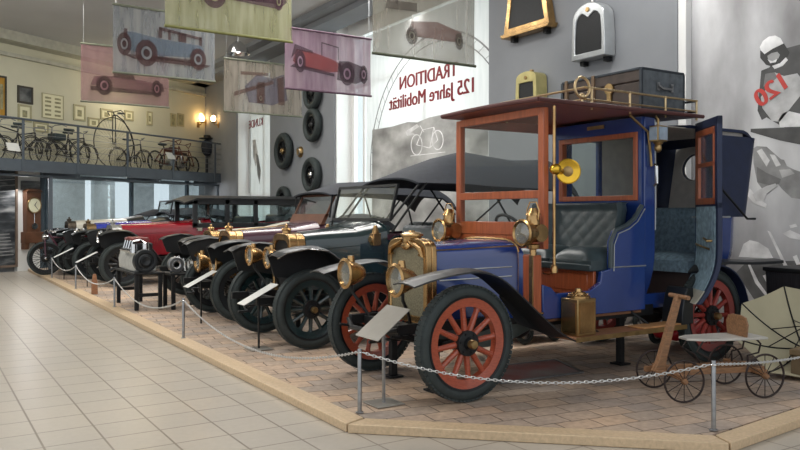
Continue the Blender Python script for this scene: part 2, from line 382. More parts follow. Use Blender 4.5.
for k, px in enumerate((55, 222)):
    s = gs(px); st = MB(); st.bx(-.07, .07, -.07, .07, 0, .02); st.bx(-.05, .05, -.05, .05, .02, 2.48); b = E(s, -GB + .15, 0)
    o = st.build('steel_column', M['balsteel'], None, b, bevel=.006)
    tag(o, ['grey steel column under the gallery beside the wall clock', 'grey steel column holding the gallery end near the tyre wall'][k], 'column')
# ---------------------------------------------------------------- things on the walls
# flat posters: helper giving points on the side wall plane
def wy(px, py, X): p = P(px, py, X=X); return p.y, p.z
def wallpoly(mb, pts, X, th=.002): mb.prism([wy(a, b, X) for a, b in pts], lambda u, v, w: (X - w, u, v), 0, th)
def nodes_print(name, stops, scale, stretch, rough=.4):
    m = mat(name, (.5, .5, .5), rough, 0, .1, scale, stretch=stretch, detail=7)
    rp = [n for n in m.node_tree.nodes if n.type == 'VALTORGB'][0].color_ramp
    while len(rp.elements) > 1: rp.elements.remove(rp.elements[-1])
    rp.elements[0].position = stops[0][0]; rp.elements[0].color = (*srgb(*stops[0][1]), 1)
    for p, c in stops[1:]: e = rp.elements.new(p); e.color = (*srgb(*c), 1)
    return m
def grey(v, name=None): return mat(name or 'print grey %d' % v, srgb(v, v, v), .5, 0, .3, 4.5, detail=8)
# --- racing motorcyclist mural in the bay at the right
XM = 8.74
mu = thing('wall_mural', 'large black and white photo mural of racing motorcyclists behind the blue car', 'mural', (XM, 3.6, 0))
def loc_build(mb, name, mats, root, **k):
    o = Vector(root.location); mb.v = [tuple(Vector(p) - o) for p in mb.v]; return mb.build(name, mats, root, **k)
b = MB(); b.bx(XM, XM + .06, .7, 6.52, .02, 6.15)
loc_build(b, 'panel', nodes_print('mural print', [(.25, (84, 83, 84)), (.42, (132, 131, 132)), (.56, (178, 178, 180)), (.74, (228, 229, 230))], .7, (1, 1.2, .55), .35), mu)
g = {v: grey(v) for v in (52, 78, 100, 122, 150, 184, 214, 236)}
def shape(name, v, pts, k, layer=0):
    mb = MB(); wallpoly(mb, pts, XM - .001 - layer * .0015, .0015); loc_build(mb, name, g[v] if isinstance(v, int) else v, mu, smooth=0)
def C(ox, oy, s): return lambda *q: [(ox + a / s, oy + b / s) for a, b in q]
A = C(740, 20, 3.75); B2 = C(720, 120, 3.214)
shape('printed_body', 78, A((80, 190), (110, 178), (165, 108), (225, 92), (330, 95), (330, 430), (225, 430), (150, 395), (100, 365), (82, 375), (66, 340)), 0)
shape('printed_bib', 184, A((95, 205), (130, 196), (165, 210), (215, 200), (235, 225), (238, 270), (205, 310), (150, 382), (120, 378), (84, 330), (78, 290), (104, 250)), 1, 1)
shape('printed_shoulder', 122, A((95, 202), (130, 196), (140, 215), (110, 240), (88, 250)), 1, 2)
shape('printed_face', 52, A((76, 115), (120, 100), (165, 88), (186, 122), (168, 160), (132, 178), (98, 168), (76, 142)), 1, 1)
shape('printed_scarf', 214, A((120, 172), (150, 162), (172, 140), (180, 150), (160, 172), (130, 184)), 1, 2)
shape('printed_helmet', 236, A((74, 102), (86, 78), (108, 62), (132, 58), (152, 68), (163, 88), (122, 108), (92, 128), (80, 116)), 1, 2)
shape('printed_goggles', 150, A((103, 134), (118, 124), (140, 119), (150, 130), (144, 144), (122, 154), (106, 150)), 1, 3)
shape('printed_chin', 214, A((104, 148), (122, 154), (140, 146), (134, 158), (114, 162)), 1, 3)
shape('printed_knee', 214, A((145, 375), (160, 350), (185, 342), (228, 352), (240, 400), (150, 402)), 1, 1)
shape('printed_dark_band', 78, A((40, 408), (150, 404), (330, 400), (330, 452), (240, 470), (150, 452), (40, 420)), 1, 0.5)  # dark band across the middle of the print
shape('printed_sleeve', 150, B2((106, 92), (118, 84), (150, 86), (196, 126), (206, 128), (215, 148), (240, 160), (300, 180), (300, 260), (230, 250), (200, 222), (186, 205), (180, 216), (150, 240), (120, 200), (108, 140)), 1, 1)
for k, q in enumerate((((118, 100), (134, 92), (160, 130), (150, 150)), ((160, 110), (176, 112), (196, 145), (180, 150)), ((190, 160), (225, 158), (240, 172), (200, 186)))):
    shape('printed_fold', 214 if k < 2 else 184, B2(*q), 1, 2)
shape('printed_forearm', 122, B2((118, 150), (150, 170), (196, 190), (190, 205), (160, 210), (120, 200)), 1, 2)
shape('printed_hand', 214, B2((104, 240), (118, 228), (150, 212), (178, 204), (186, 212), (150, 236), (142, 258), (116, 262)), 1, 3)
shape('printed_tank', 236, B2((60, 440), (76, 398), (96, 386), (122, 392), (156, 414), (172, 446)), 1, 1)
shape('printed_handlebar', 236, B2((96, 220), (120, 250), (150, 270), (148, 282), (110, 268), (88, 244)), 1, 2)
D = C(660, 200, 3.464)
shape('printed_fairing', 100, D((255, 260), (300, 215), (480, 210), (480, 460), (330, 430), (300, 320)), 1, 0.5)
shape('printed_streak', 236, D((372, 106), (382, 110), (446, 236), (434, 240)), 1, 2)
shape('printed_wheel_arc', 236, D((304, 222), (312, 222), (340, 280), (378, 334), (370, 338), (330, 288)), 1, 2)
for q in (((424, 116), (450, 104), (486, 120), (486, 138), (450, 132)), ((448, 88), (470, 82), (476, 92), (452, 98)), ((460, 196), (474, 190), (490, 230), (480, 240)), ((356, 262), (372, 256), (390, 300), (378, 304))):
    shape('printed_glint', 236, D(*q), 1, 2)
shape('printed_mudguard', 184, D((240, 300), (262, 250), (290, 290), (330, 350), (340, 380), (290, 400)), 1, 1)
red = mat('print red', srgb(196, 62, 54), .5)
p0 = P(762.5, 106, X=XM - .009); p1 = P(788, 87, X=XM - .009); u = (p1 - p0); dlen = u.length
vv = Vector((1, 0, 0)).cross(u).normalized(); vv = vv if vv.z > 0 else -vv
# seen mirrored on the print: runs from the far end back
t = text_mesh('120', dlen * 1.05, red, mu, p1 - Vector(mu.location) - vv * .0, -u, vv, 'printed_number')
# --- translucent window banner with mirrored lettering
XB = 8.985
m_film = cloth('backlit window film', srgb(226, 227, 226), srgb(236, 236, 235), .06)
wb = thing('window_banner', 'backlit window banner with a big wheel and mirrored red TRADITION lettering', 'banner', (XB, 13.4, 0))
b = MB(); b.bx(XB, XB + .012, 10.62, 15.62, .3, 5.7); loc_build(b, 'film', m_film, wb)
ring = MB(); dark = grey(120, 'print mid grey')
for Rr, wd in ((2.6, .035), (2.42, .025)):
    n = 72; pts = [(12.8 + (Rr + k) * math.cos(2 * PI * i / n), 2.6 + (Rr + k) * math.sin(2 * PI * i / n)) for k in (0, wd) for i in range(n)]
    ring.frame(pts[n:], pts[:n], lambda u, v, w: (XB - w, min(max(u, 10.64), 15.6), max(v, .32)), .001, .002)
for i in range(60):
    a = 2 * PI * i / 60; q = [(12.8 + rr * math.cos(a + da), 2.6 + rr * math.sin(a + da)) for rr, da in ((2.44, 0), (2.6, .03), (2.6, .034), (2.44, .004))]
    if all(10.65 < y < 15.6 and z > .32 for y, z in q): ring.prism(q, lambda u, v, w: (XB - w, u, v), .001, .002)
loc_build(ring, 'printed_wheel', dark, wb, smooth=0)
G = C(360, 60, 3.75)
def wshape(name, m, pts, layer):
    mb = MB(); wallpoly(mb, pts, XB - .001 - layer * .0015, .0015); loc_build(mb, name, m, wb, smooth=0)
wshape('printed_hills', nodes_print('hill print', [(.3, (112, 112, 112)), (.5, (160, 160, 158)), (.7, (204, 204, 202))], 1.1, (1, 1, 1.6)), G((46, 262), (120, 250), (180, 232), (215, 234), (260, 215), (330, 200), (420, 180), (482, 176), (482, 700), (44, 700)), 0)
wshape('printed_road', g[214], G((170, 268), (214, 240), (222, 250), (190, 272), (214, 280), (176, 284)), 1)
lines = MB()
for cx, cy, rx, ry in ((213, 318, 22, 40), (292, 300, 22, 38)):
    n = 28; o_ = [wy(360 + (cx + rx * math.cos(2 * PI * i / n)) / 3.75, 60 + (cy + ry * math.sin(2 * PI * i / n)) / 3.75, XB) for i in range(n)]
    i_ = [wy(360 + (cx + (rx - 3) * math.cos(2 * PI * i / n)) / 3.75, 60 + (cy + (ry - 4) * math.sin(2 * PI * i / n)) / 3.75, XB) for i in range(n)]
    lines.frame(o_, i_, lambda u, v, w: (XB - w, u, v), .0045, .006)
for a, b_ in (((213, 318), (235, 262)), ((235, 262), (278, 252)), ((213, 318), (262, 330)), ((262, 330), (278, 252)), ((262, 330), (292, 300)), ((278, 252), (292, 300)), ((226, 246), (240, 270)), ((190, 360), (320, 345))):
    a = Vector((a[0], a[1])); b_ = Vector((b_[0], b_[1])); d = (b_ - a).orthogonal().normalized() * 1.3
    lines.prism([wy(360 + q.x / 3.75, 60 + q.y / 3.75, XB) for q in (a + d, b_ + d, b_ - d, a - d)], lambda u, v, w: (XB - w, u, v), .0045, .006)
loc_build(lines, 'printed_bicycle', g[236], wb, smooth=0)
wred = mat('dark red lettering', srgb(122, 22, 30), .5)
lo = Vector(wb.location)
text_mesh('TRADITION', 2.1, wred, wb, Vector((XB - .006, 12.02, 4.24)) - lo, (0, 1, 0), (0, 0, 1), 'lettering')
text_mesh('125 Jahre Mobilität', 3.06, wred, wb, Vector((XB - .006, 11.5, 3.84)) - lo, (0, 1, 0), (0, 0, 1), 'lettering')
# far window banner, mostly hidden by hangings
wb2 = thing('window_banner', 'narrow far window banner with a swooping white print and red letters', 'banner', (XB, 21.9, 0))
b = MB(); b.bx(XB, XB + .012, 20.52, 22.95, .3, 5.6); loc_build(b, 'film', m_film, wb2)
H = C(200, 100, 4.5)
def w2(name, m, pts, l):
    mb = MB(); wallpoly(mb, pts, XB - .001 - l * .0015, .0015); loc_build(mb, name, m, wb2, smooth=0)
w2('printed_sky', nodes_print('grey sky print', [(.3, (150, 150, 152)), (.7, (206, 206, 206))], 1.2, (1, 1, .6)), H((184, 100), (226, 100), (222, 300), (226, 420), (186, 420)), 0)
w2('printed_figure', g[122], H((252, 240), (262, 250), (274, 320), (268, 380), (258, 330)), 1)
w2('printed_shade', g[184], H((236, 180), (250, 178), (262, 250), (250, 300), (240, 260)), 0)
text_mesh('KUNDE', 1.15, wred, wb2, P(263, 112, X=XB - .006) - Vector(wb2.location) + Vector((0, 0, -.4)), (0, 1, 0), (0, 0, 1), 'lettering')
# --- wheels and tyres hung on the far pier
def wall_tyre(px, py, rpx, lab, hubm, nsp, grp='tyres on the grey pier'):
    p = P(px, py, X=XP - .12); d = p.x * FX + p.y * FY; r = rpx * d / F_PX
    t = thing('wall_mounted_spare', lab, 'tyre', (XP - .001, p.y, p.z), 0, grp)
    s = r * .19; n = 14
    MB().lathe([(r - s + s * math.cos(2 * PI * k / n), -.11 + .1 * math.sin(2 * PI * k / n)) for k in range(n)], (0, 0, 0), (1, 0, 0), 40, True).build('tyre', M['tyre'], t)
    q = MB().lathe([(r - 2 * s - .04, -.15), (r - 2 * s + .02, -.15), (r - 2 * s + .02, -.06), (r - 2 * s - .04, -.06)], (0, 0, 0), (1, 0, 0), 40, True)
    for k in range(nsp):
        a = 2 * PI * k / nsp; q.cyl((-.1, .04 * math.cos(a), .04 * math.sin(a)), (-.1, (r - 2 * s) * math.cos(a), (r - 2 * s) * math.sin(a)), .02, .016, 8)
    q.build('rim', M['matblack'], t)
    MB().lathe([(.0, -.2), (.05, -.19), (.085, -.15), (.09, -.001), (0, 0)], (0, 0, 0), (1, 0, 0), 20).build('hub', hubm, t)
wall_tyre(312, 93, 17, 'topmost tyre on the grey pier, half hidden by the pink hanging print', M['matblack'], 10)
wall_tyre(283, 151, 18.5, 'largest dark spoked wheel at the left of the grey pier', M['brassd'], 10)
wall_tyre(312, 125, 17, 'tyre with black hub above the small round lamp on the grey pier', M['matblack'], 10)
wall_tyre(311, 175, 18, 'tyre with silver hub below the small round lamp on the grey pier', M['chrome'], 8)
wall_tyre(283, 200, 14, 'lowest tyre on the grey pier, just above the maroon car roof', M['matblack'], 8)
p = P(301, 152, X=XP)
t = thing('wall_lamp', 'small round brass lamp between the tyres on the grey pier', 'lamp', (XP - .001, p.y, p.z))
MB().lathe([(.0, -.1), (.1, -.09), (.14, -.05), (.15, 0), (0, 0)], (0, 0, 0), (1, 0, 0), 24).build('housing', M['brassd'], t)
MB().torus((-.09, 0, 0), (1, 0, 0), .1, .015, 24, 6).build('bezel', M['steel'], t)
# --- radiators hung on the near pier
XR = XP - .001
def radiator(name, lab, outer, inner, shellm, corem, depth, p0, extras=None):
    t = thing(name, lab, 'radiator', (XR, p0[0], p0[1]), 0, 'radiators on the grey wall')
    f = lambda u, v, w: (-w, u, v)
    MB().frame(outer, inner, f, 0.02, depth).build('shell', shellm, t, bevel=.012)
    MB().prism(inner, f, .03, depth - .02).build('core', corem, t)
    if extras: extras(t, depth)
    for y in (min(u for u, v in outer) * .7, max(u for u, v in outer) * .7): MB().box((-.07, y, -.03), (.1, .08, .07)).build('bracket', M['matblack'], t)
def ex_gold(t, d):
    MB().prism([(-.56, 0), (.56, 0), (.6, .07), (-.6, .07)], lambda u, v, w: (-w, u, v), .02, d + .04).build('lower_tank', M['brass'], t, bevel=.01)
radiator('wall_radiator', 'tall gold framed radiator with black mesh at the top of the grey wall', [(-.56, .02), (-.46, .5), (-.4, 1.15), (.4, 1.15), (.46, .5), (.56, .02)], [(-.44, .16), (-.37, .5), (-.32, .98), (.32, .98), (.37, .5), (.44, .16)], M['brass'], M['darkcore'], .18, (9.43, 4.47), ex_gold)
def arch(w, h, top, n=14, dip=0):
    """rounded radiator outline, width w, shoulder height h, crown top"""
    o = [(-w / 2, 0), (-w / 2 * .99, h * .6)]
    for i in range(n + 1):
        a = PI - PI * i / n; o.append((w / 2 * .94 * math.cos(a) * (1 - .0 * i), h + (top - h) * (math.sin(a) ** .8 if math.sin(a) > 0 else 0)))
    o += [(w / 2 * .99, h * .6), (w / 2, 0)]; return o
def scale_in(o, k, cz, dz=0): return [(u * k, cz + (v - cz) * k + dz) for u, v in o]
oa = arch(.66, .55, .82); ia = [(u * .8, .09 + v * .74) for u, v in oa]
ia = [(u, v - .1 * max(0, 1 - abs(u) / .12)) for u, v in ia]
def ex_silver(t, d):
    MB().cyl((-d - .015, 0, .715), (-d + .01, 0, .715), .035, n=20).build('emblem', M['brassd'], t)
    MB().cyl((-d * .5, 0, .8), (-d * .5, 0, .87), .03, n=14).build('filler_cap', M['chrome'], t)
radiator('wall_radiator', 'arched silver radiator with black core on the grey wall', oa, ia, M['silver'], M['darkcore'], .24, (8.0, 3.81), ex_silver)
ob = arch(.5, .5, .62, dip=0); ib = [(u * .72, .06 + min(v, .46) * .84) for u, v in ob]
def ex_brass(t, d): MB().cyl((-d - .015, 0, .52), (-d + .01, 0, .52), .03, n=20).build('emblem', M['brassd'], t); MB().cyl((-d * .5, 0, .6), (-d * .5, 0, .66), .035, n=14).build('filler_cap', M['brassd'], t)
radiator('wall_radiator', 'small pale brass radiator with black core just above the blue car roof', ob, ib, mat('pale brass', srgb(196, 186, 130), .35, .7, .15, 5), M['darkcore'], .26, (9.33, 3.2), ex_brass)
# --- pictures on the cream end wall
m_cream = mat('cream paper', srgb(226, 222, 190), .7, 0, .04, 6); m_gold = mat('golden picture', srgb(176, 132, 44), .5, 0, .35, 3)
m_dphoto = nodes_print('dark photo', [(.35, (40, 44, 48)), (.6, (110, 112, 112)), (.8, (160, 160, 156))], 3, (1, 1, 1)); m_sketch = mat('ink sketch', srgb(150, 146, 112), .7, 0, .4, 9)
m_frame = mat('thin dark frame', srgb(60, 56, 48), .5); m_pale = mat('pale frame', srgb(170, 164, 130), .5)
def picture(x0, y0, x1, y1, lab, sheetm, framem, marks, cat='picture', bord=.05):
    a = es(x0, y0); c = es(x1, y1); s0_, s1_ = a[0], c[0]; z1_, z0_ = a[1], es(x0, y1)[1]
    mid = ((s0_ + s1_) / 2, (z0_ + z1_) / 2); hw, hh = (s1_ - s0_) / 2, (z1_ - z0_) / 2
    o = Vector(E(mid[0], 0, mid[1])); t = thing('framed_picture', lab, cat, o, 0)
    f = lambda u, v, w: Vector(E(mid[0] + u, -w, mid[1] + v)) - o
    out = [(-hw, -hh), (hw, -hh), (hw, hh), (-hw, hh)]; i = [(u * (1 - bord / hw), v * (1 - bord / hh)) for u, v in out]
    MB().frame(out, i, f, .002, .035).build('frame', framem, t); MB().prism(i, f, .002, .02).build('sheet', sheetm, t)
    if marks:
        q = MB()
        for (u, v, du, dv) in marks: q.prism([((u - du) * hw, (v - dv) * hh), ((u + du) * hw, (v - dv) * hh), ((u + du) * hw, (v + dv) * hh), ((u - du) * hw, (v + dv) * hh)], f, .021, .024)
        q.build('drawing', m_sketch, t, smooth=0)
one = [(0, -.05, .35, .4)]
picture(-14, 73, 6, 116, 'golden framed picture at the left end of the gallery wall', m_gold, m_frame, [(.5, 0, .15, .6)])
picture(17, 85, 32.5, 102.5, 'dark framed photograph above a paper sheet on the gallery wall', m_dphoto, m_frame, None)
picture(17.5, 104, 31, 121, 'cream sheet hung directly under the dark photograph', m_cream, m_pale, one)
picture(41.5, 92.5, 63, 117.5, 'large white board of small sketches in two columns', m_cream, m_pale, [(x, y, .28, .08) for x in (-.45, .45) for y in (-.7, -.35, 0, .35, .65)], 'picture', .02)
picture(73, 104, 85, 120, 'single cream sheet right of the white board of sketches', m_cream, m_pale, one)
picture(33, 121.5, 48, 131.5, 'low sheet just above the railing, under the white board', m_cream, m_pale, [(0, 0, .5, .3)])
picture(87.5, 117, 99, 127, 'small yellow sheet hung low beside the penny-farthing', m_cream, m_pale, one)
picture(100, 108, 112, 119, 'pale sheet directly under the red hanging print', m_cream, m_pale, one)
picture(124, 110, 133, 120, 'small faint sheet on the gallery wall right of the red hanging print', m_cream, m_pale, one)
picture(146.5, 111, 152, 125, 'narrow upright sheet on the gallery wall', m_cream, m_pale, one)
picture(170, 113, 175.5, 126, 'left one of two small twin pictures near the wall lights', m_sketch, m_pale, one)
picture(177, 113, 183.5, 126, 'right one of two small twin pictures near the wall lights', m_sketch, m_pale, one)
# --- warm wall lights in the gallery corner
bulb = glow('warm bulb', (1, .62, .25), 14)
for k, (px, py) in enumerate(((198, 119), (206, 117), (218.5, 119))):
    s, z = es(px, py); o = Vector(E(s, 0, z))
    if k: q_ = P(px, py, X=XP); o = Vector((XP, q_.y, q_.z))
    t = thing('wall_light', ['leftmost warm glowing wall light in the gallery corner', 'middle brightest wall light in the gallery corner', 'rightmost warm wall light in the gallery corner'][k], 'lamp', o, 0)
    f = (lambda u, v, w: Vector(E(s + u, -w, z + v)) - o) if not k else (lambda u, v, w: Vector((-w, u, v)))
    MB().tube([f(0, -.2, .0), f(0, -.2, .12), f(0, -.1, .18)], .018, 8).prism([(-.06, -.3), (.06, -.3), (.06, -.1), (-.06, -.1)], f, 0, .02).build('arm', M['brassd'], t)
    c_ = f(0, 0, .18); MB().sphere(c_, (.085, .085, .11), 14, 8).build('bulb', bulb, t)
    MB().lathe([(.05, -.14), (.09, -.1), (.06, -.09), (.03, -.12)], c_, (0, 0, 1), 16).build('cup', M['brassd'], t)
# --- clock and dark factory photograph on the lower wall
def lowframe(name, lab, cat, px0, px1, z0, z1):
    a, b = es(px0, 220)[0], es(px1, 220)[0]; mid = (a + b) / 2; o = Vector(E(mid, 0, z0)); t = thing(name, lab, cat, o)
    return t, (b - a) / 2, (lambda u, v, w: Vector(E(mid + u, -w, z0 + v)) - o)
zt = es(29, 192)[1]; zb = es(29, 243)[1]; H_ = zt - zb
t, hw, f = lowframe('wall_clock', 'long brown wooden pendulum clock on the white wall', 'clock', 20.5, 39, zb, zt)
MB().prism([(-hw * .75, .18 * H_), (hw * .75, .18 * H_), (hw * .8, H_), (-hw * .8, H_)], f, .002, .16).prism([(-hw * .9, H_), (hw * .9, H_), (hw * .6, H_ * 1.06), (-hw * .6, H_ * 1.06)], f, .002, .2).prism([(-hw, 0), (hw, 0), (hw, .22 * H_), (-hw, .22 * H_)], f, .002, .2).prism([(-hw * .95, -.12 * H_), (-hw * .6, -.12 * H_), (-hw * .5, 0), (-hw * .95, 0)], f, .002, .18).prism([(hw * .95, -.12 * H_), (hw * .6, -.12 * H_), (hw * .5, 0), (hw * .95, 0)], f, .002, .18).build('case', mat('clock oak', srgb(96, 62, 42), .45, 0, .25, 6), t, bevel=.01)
c0 = f(0, .74 * H_, .16); MB().cyl(c0, f(0, .74 * H_, .185), .2, n=32).build('dial', m_cream, t)
MB().torus(c0 + (f(0, 0, .02) - f(0, 0, 0)), -en, .2, .018, 32, 8).build('bezel', M['brassd'], t)
q = MB(); 
for a, l in ((.6, .13), (2.4, .17)): q.cyl(f(0, .74 * H_, .19), f(l * math.sin(a), .74 * H_ + l * math.cos(a), .19), .009, .004, 6)
q.build('hand', M['matblack'], t)
MB().cyl(f(0, .33 * H_, .17), f(0, .33 * H_, .2), .085, n=24).cyl(f(0, .33 * H_, .18), f(0, .58 * H_, .18), .008, n=6).build('pendulum', M['chrome'], t)
t, hw, f = lowframe('factory_photo', 'tall dark black and white factory photograph left of the clock', 'picture', -22, 17, .12, 2.7)
MB().frame([(-hw, 0), (hw, 0), (hw, 2.62), (-hw, 2.62)], [(-hw + .06, .06), (hw - .06, .06), (hw - .06, 2.56), (-hw + .06, 2.56)], f, -.08, .04).build('frame', mat('brown post', srgb(120, 104, 92), .5), t)
MB().prism([(-hw + .06, .06), (hw - .06, .06), (hw - .06, 2.56), (-hw + .06, 2.56)], f, -.08, .0).build('print', nodes_print('factory print', [(.3, (24, 26, 30)), (.48, (62, 66, 70)), (.6, (120, 122, 124)), (.75, (190, 190, 188))], 2.2, (.6, .6, 2.6)), t)
q = MB()
for k in range(7): z = .3 + k * .09; q.prism([(-hw + .1, z), (hw - .1 - .02 * k, z + .02), (hw - .1 - .02 * k, z + .045), (-hw + .1, z + .03)], f, .001, .003)
for k in range(5): z = 1.75 + k * .15; q.prism([(-hw + .1, z), (hw * .9, z + .1), (hw * .9, z + .12), (-hw + .1, z + .03)], f, .001, .003)
q.build('printed_lines', g[150], t, smooth=0)
t, hw, f = lowframe('small_photo', 'small dark landscape photograph hung above the clock', 'picture', 20.5, 39.5, es(29, 190)[1], 0)
hz = es(29, 181)[1] - es(29, 190)[1]
MB().prism([(-hw, 0), (hw, 0), (hw, hz), (-hw, hz)], f, .001, .03).build('print', nodes_print('street print', [(.3, (40, 42, 44)), (.55, (120, 122, 122)), (.75, (200, 200, 198))], 3, (.7, .7, 2)), t)
# ---------------------------------------------------------------- wheels (shared meshes)
_wc = {}
def wheel(root, x, y, z, r, sec, woodm, nsp, hubm, side, capm=None, wire=False):
    key = (r, sec, woodm.name, nsp, hubm.name, wire)
    if key not in _wc:
        n = 16; ring = []
        for k in range(n):
            a = 2 * PI * k / n; ring.append((r - sec + sec * math.cos(a), sec * .92 * math.sin(a)))
        ty = MB().lathe(ring, n=64, ring=True)
        for k in range(0, 72):                                   # tread blocks
            a = 2 * PI * k / 72
            for sgn in (-1, 1):
                rm = Matrix.Rotation(-a, 3, 'Y'); ty.box(rm @ Vector((r - sec * .145, sgn * sec * .42, 0)), (sec * .28, sec * .6, .031), rm)
        ty = ty.mesh('tyre', M['tyre'])
        ri = r - 2 * sec; fw = .05 if wire else .058
        rm_ = MB().lathe([(ri - fw, -.03), (ri + .012, -.04), (ri + .012, .04), (ri - fw, .03)], n=48, ring=True)
        if wire:
            for k in range(nsp):
                a = 2 * PI * k / nsp; b = a + (.5 if k % 2 else -.5); s_ = .05 if k % 4 < 2 else -.05
                rm_.cyl((.05 * math.cos(b), s_, .05 * math.sin(b)), ((ri - fw) * math.cos(a), 0, (ri - fw) * math.sin(a)), .005, n=5)
        else:
            for k in range(nsp):
                a = 2 * PI * (k + .5) / nsp; d = Vector((math.cos(a), 0, math.sin(a))); q = Vector((-math.sin(a), 0, math.cos(a))); yv = Vector((0, 1, 0)); secs = []
                for rr, w, t in ((.06, .028, .024), (.11, .025, .026), (ri - fw - .03, .021, .022), (ri - fw + .01, .03, .026)):
                    secs.append([d * rr + q * w * math.cos(b) + yv * t * math.sin(b) for b in [2 * PI * j / 8 for j in range(8)]])
                rm_.loft(secs)
        rm_ = rm_.mesh('wheel_rim', woodm)
        st = MB().lathe([(ri + .012, -.045), (ri + .03, -.05), (ri + .03, .05), (ri + .012, .045)], n=48, ring=True).mesh('rim_band', M['matblack'])
        hb = MB().lathe([(0, -.075), (.045, -.075), (.05, -.05), (.098, -.045), (.1, -.03), (.1, .03), (.06, .04), (.05, .1), (0, .1)], n=28)
        for k in range(6): a = 2 * PI * k / 6; hb.cyl((.078 * math.cos(a), -.056, .078 * math.sin(a)), (.078 * math.cos(a), -.04, .078 * math.sin(a)), .011, n=8)
        hb = hb.mesh('hub', hubm)
        cp = MB().lathe([(0, -.125), (.03, -.122), (.036, -.11), (.036, -.07), (0, -.07)], n=20).mesh('hub_cap', capm or M['brassd'])
        _wc[key] = (ty, rm_, st, hb, cp)
    ty, rm_, st, hb, cp = _wc[key]
    w = link('wheel', ty, root, (x, y, z)); w.rotation_euler = (0, random.uniform(0, .5), PI if side > 0 else 0)
    for nm, me in (('wheel_rim', rm_), ('rim_band', st), ('hub', hb), ('hub_cap', cp)): link(nm, me, w)
    return w
def fender(path, y0, y1, th=.012, crown=.02, ny=5):
    pts = [Vector((a, 0, b)) for a, b in path]
    sm = []                                                      # smooth the path
    for i in range(len(pts) - 1):
        p0, p1, p2, p3 = pts[max(i - 1, 0)], pts[i], pts[i + 1], pts[min(i + 2, len(pts) - 1)]
        for k in range(4):
            t = k / 4; sm.append(.5 * ((2 * p1) + (p2 - p0) * t + (2 * p0 - 5 * p1 + 4 * p2 - p3) * t * t + (3 * p1 - p0 - 3 * p2 + p3) * t ** 3))
    sm.append(pts[-1]); g = []; ns = []
    for i, p in enumerate(sm):
        t = (sm[min(i + 1, len(sm) - 1)] - sm[max(i - 1, 0)]).normalized(); n = Vector((t.z, 0, -t.x)); n = -n if n.z > 0 else n
        ns.append(n * th); row = []
        for j in range(ny):
            u = j / (ny - 1); q = p + n * crown * (2 * u - 1) ** 2; row.append((q.x, y0 + (y1 - y0) * u, q.z))
        g.append(row)
    return MB().sheet(g, lambda i, j: ns[i])
def headlamp(root, x, y, z, r, m, axis=(-1, 0, 0), bracket=True, lensm=None):
    a = Vector(axis)
    h = MB().lathe([(0, -r * 1.5), (r * .35, -r * 1.45), (r * .6, -r * 1.15), (r * .85, -r * .5), (r * .95, -r * .05), (r * .95, 0), (r * 1.08, 0), (r * 1.1, r * .12), (r * .92, r * .2), (r * .88, 0), (.01, -r * .2)], (0, 0, 0), a, 28)
    h.cyl((.4 * r, 0, r * .8), (.4 * r, 0, r * 1.25), r * .3, r * .22, 12)
    if bracket: bk = MB().tube([(r * .5, 0, -r * .7), (r * .5, 0, -r * 1.3), (r * 1.2, (-.04 if y > 0 else .04), -r * 2.4), (r * 1.6, (-.1 if y > 0 else .1), -r * 3.2)], .014, 6)
    o = h.build('headlamp', m, root, (x, y, z))
    if bracket: bk.build('bracket', M['matblack'], o)
    MB().lathe([(0, r * .1), (r * .5, r * .08), (r * .9, 0), (r * .9, -.004), (0, r * .05)], (0, 0, 0), a, 28).build('lens', lensm or M['lens'], o)
    return o
def oval(w, h, top, n=18):
    """bonnet / radiator outline in (y,z): flat sides, rounded crown"""
    o = [(-w / 2, 0)]
    for i in range(n + 1):
        a = PI - PI * i / n; c, s_ = math.cos(a), math.sin(a)
        o.append((w / 2 * (abs(c) ** .55) * (1 if c >= 0 else -1), h + (top - h) * (s_ ** .6)))
    return o + [(w / 2, 0)]
# ================================================================ the blue landaulet
AX, BY = 3.6, 5.43
car = thing('landaulet_car', 'blue veteran landaulet with red spoked wheels, open rear door and trunk on its roof', 'car', (AX, BY, PZ))
def yb(y): return y                                              # near side is negative y
for x in (0, 3.02):
    for s_ in (-1, 1): wheel(car, x, s_ * .71, .452, .452, .056, M['orange'] if x == 0 else M['redwood'], 12, M['matblack'], s_, M['brassd'])
# chassis
c = MB()
for s_ in (-1, 1): c.bx(-.42, 3.55, s_ * .38 - .025, s_ * .38 + .025, .5, .58)
for x in (-.3, .9, 1.6, 2.3, 3.4): c.bx(x, x + .06, -.38, .38, .5, .57)
c.build('chassis', M['matblack'], car, bevel=.004)
for x in (0, 3.02):
    c = MB().tube([(x, -.62, .45), (x, -.4, .38), (x, .4, .38), (x, .62, .45)], .03, 10)
    if x: c.sphere((x, 0, .43), (.16, .14, .16))
    c.build('axle', M['matblack'], car)
    for s_ in (-1, 1):
        q = MB()
        for k in range(5): l = .5 - k * .08; q.tube([(x - l, s_ * .42, .5 - .03 * 0), (x - l / 2, s_ * .42, .45 - k * .012), (x, s_ * .42, .43 - k * .014), (x + l / 2, s_ * .42, .45 - k * .012), (x + l, s_ * .42, .5)], .012, 6)
        q.build('leaf_spring', M['matblack'], car)
MB().loft([[(x, y * w, z) for y, z in ((-1, .52), (-.8, .3 + dz), (.8, .3 + dz), (1, .52))] for x, w, dz in ((.1, .2, .1), (.25, .34, 0), (.75, .34, 0), (1.2, .2, .1))]).build('engine_pan', mat('grey green engine pan', srgb(92, 104, 104), .5, .3, .2, 8), car, bevel=.01)
MB().cyl((1.2, 0, .42), (2.9, 0, .42), .03).sphere((1.15, 0, .42), (.14, .12, .13)).build('drive_shaft', M['matblack'], car)
MB().cyl((1.3, .26, .36), (2.2, .26, .36), .07).tube([(.6, .3, .4), (1.0, .28, .36), (1.3, .26, .36)], .03).tube([(2.2, .26, .36), (3.3, .3, .34)], .025).build('exhaust', M['steel'], car)
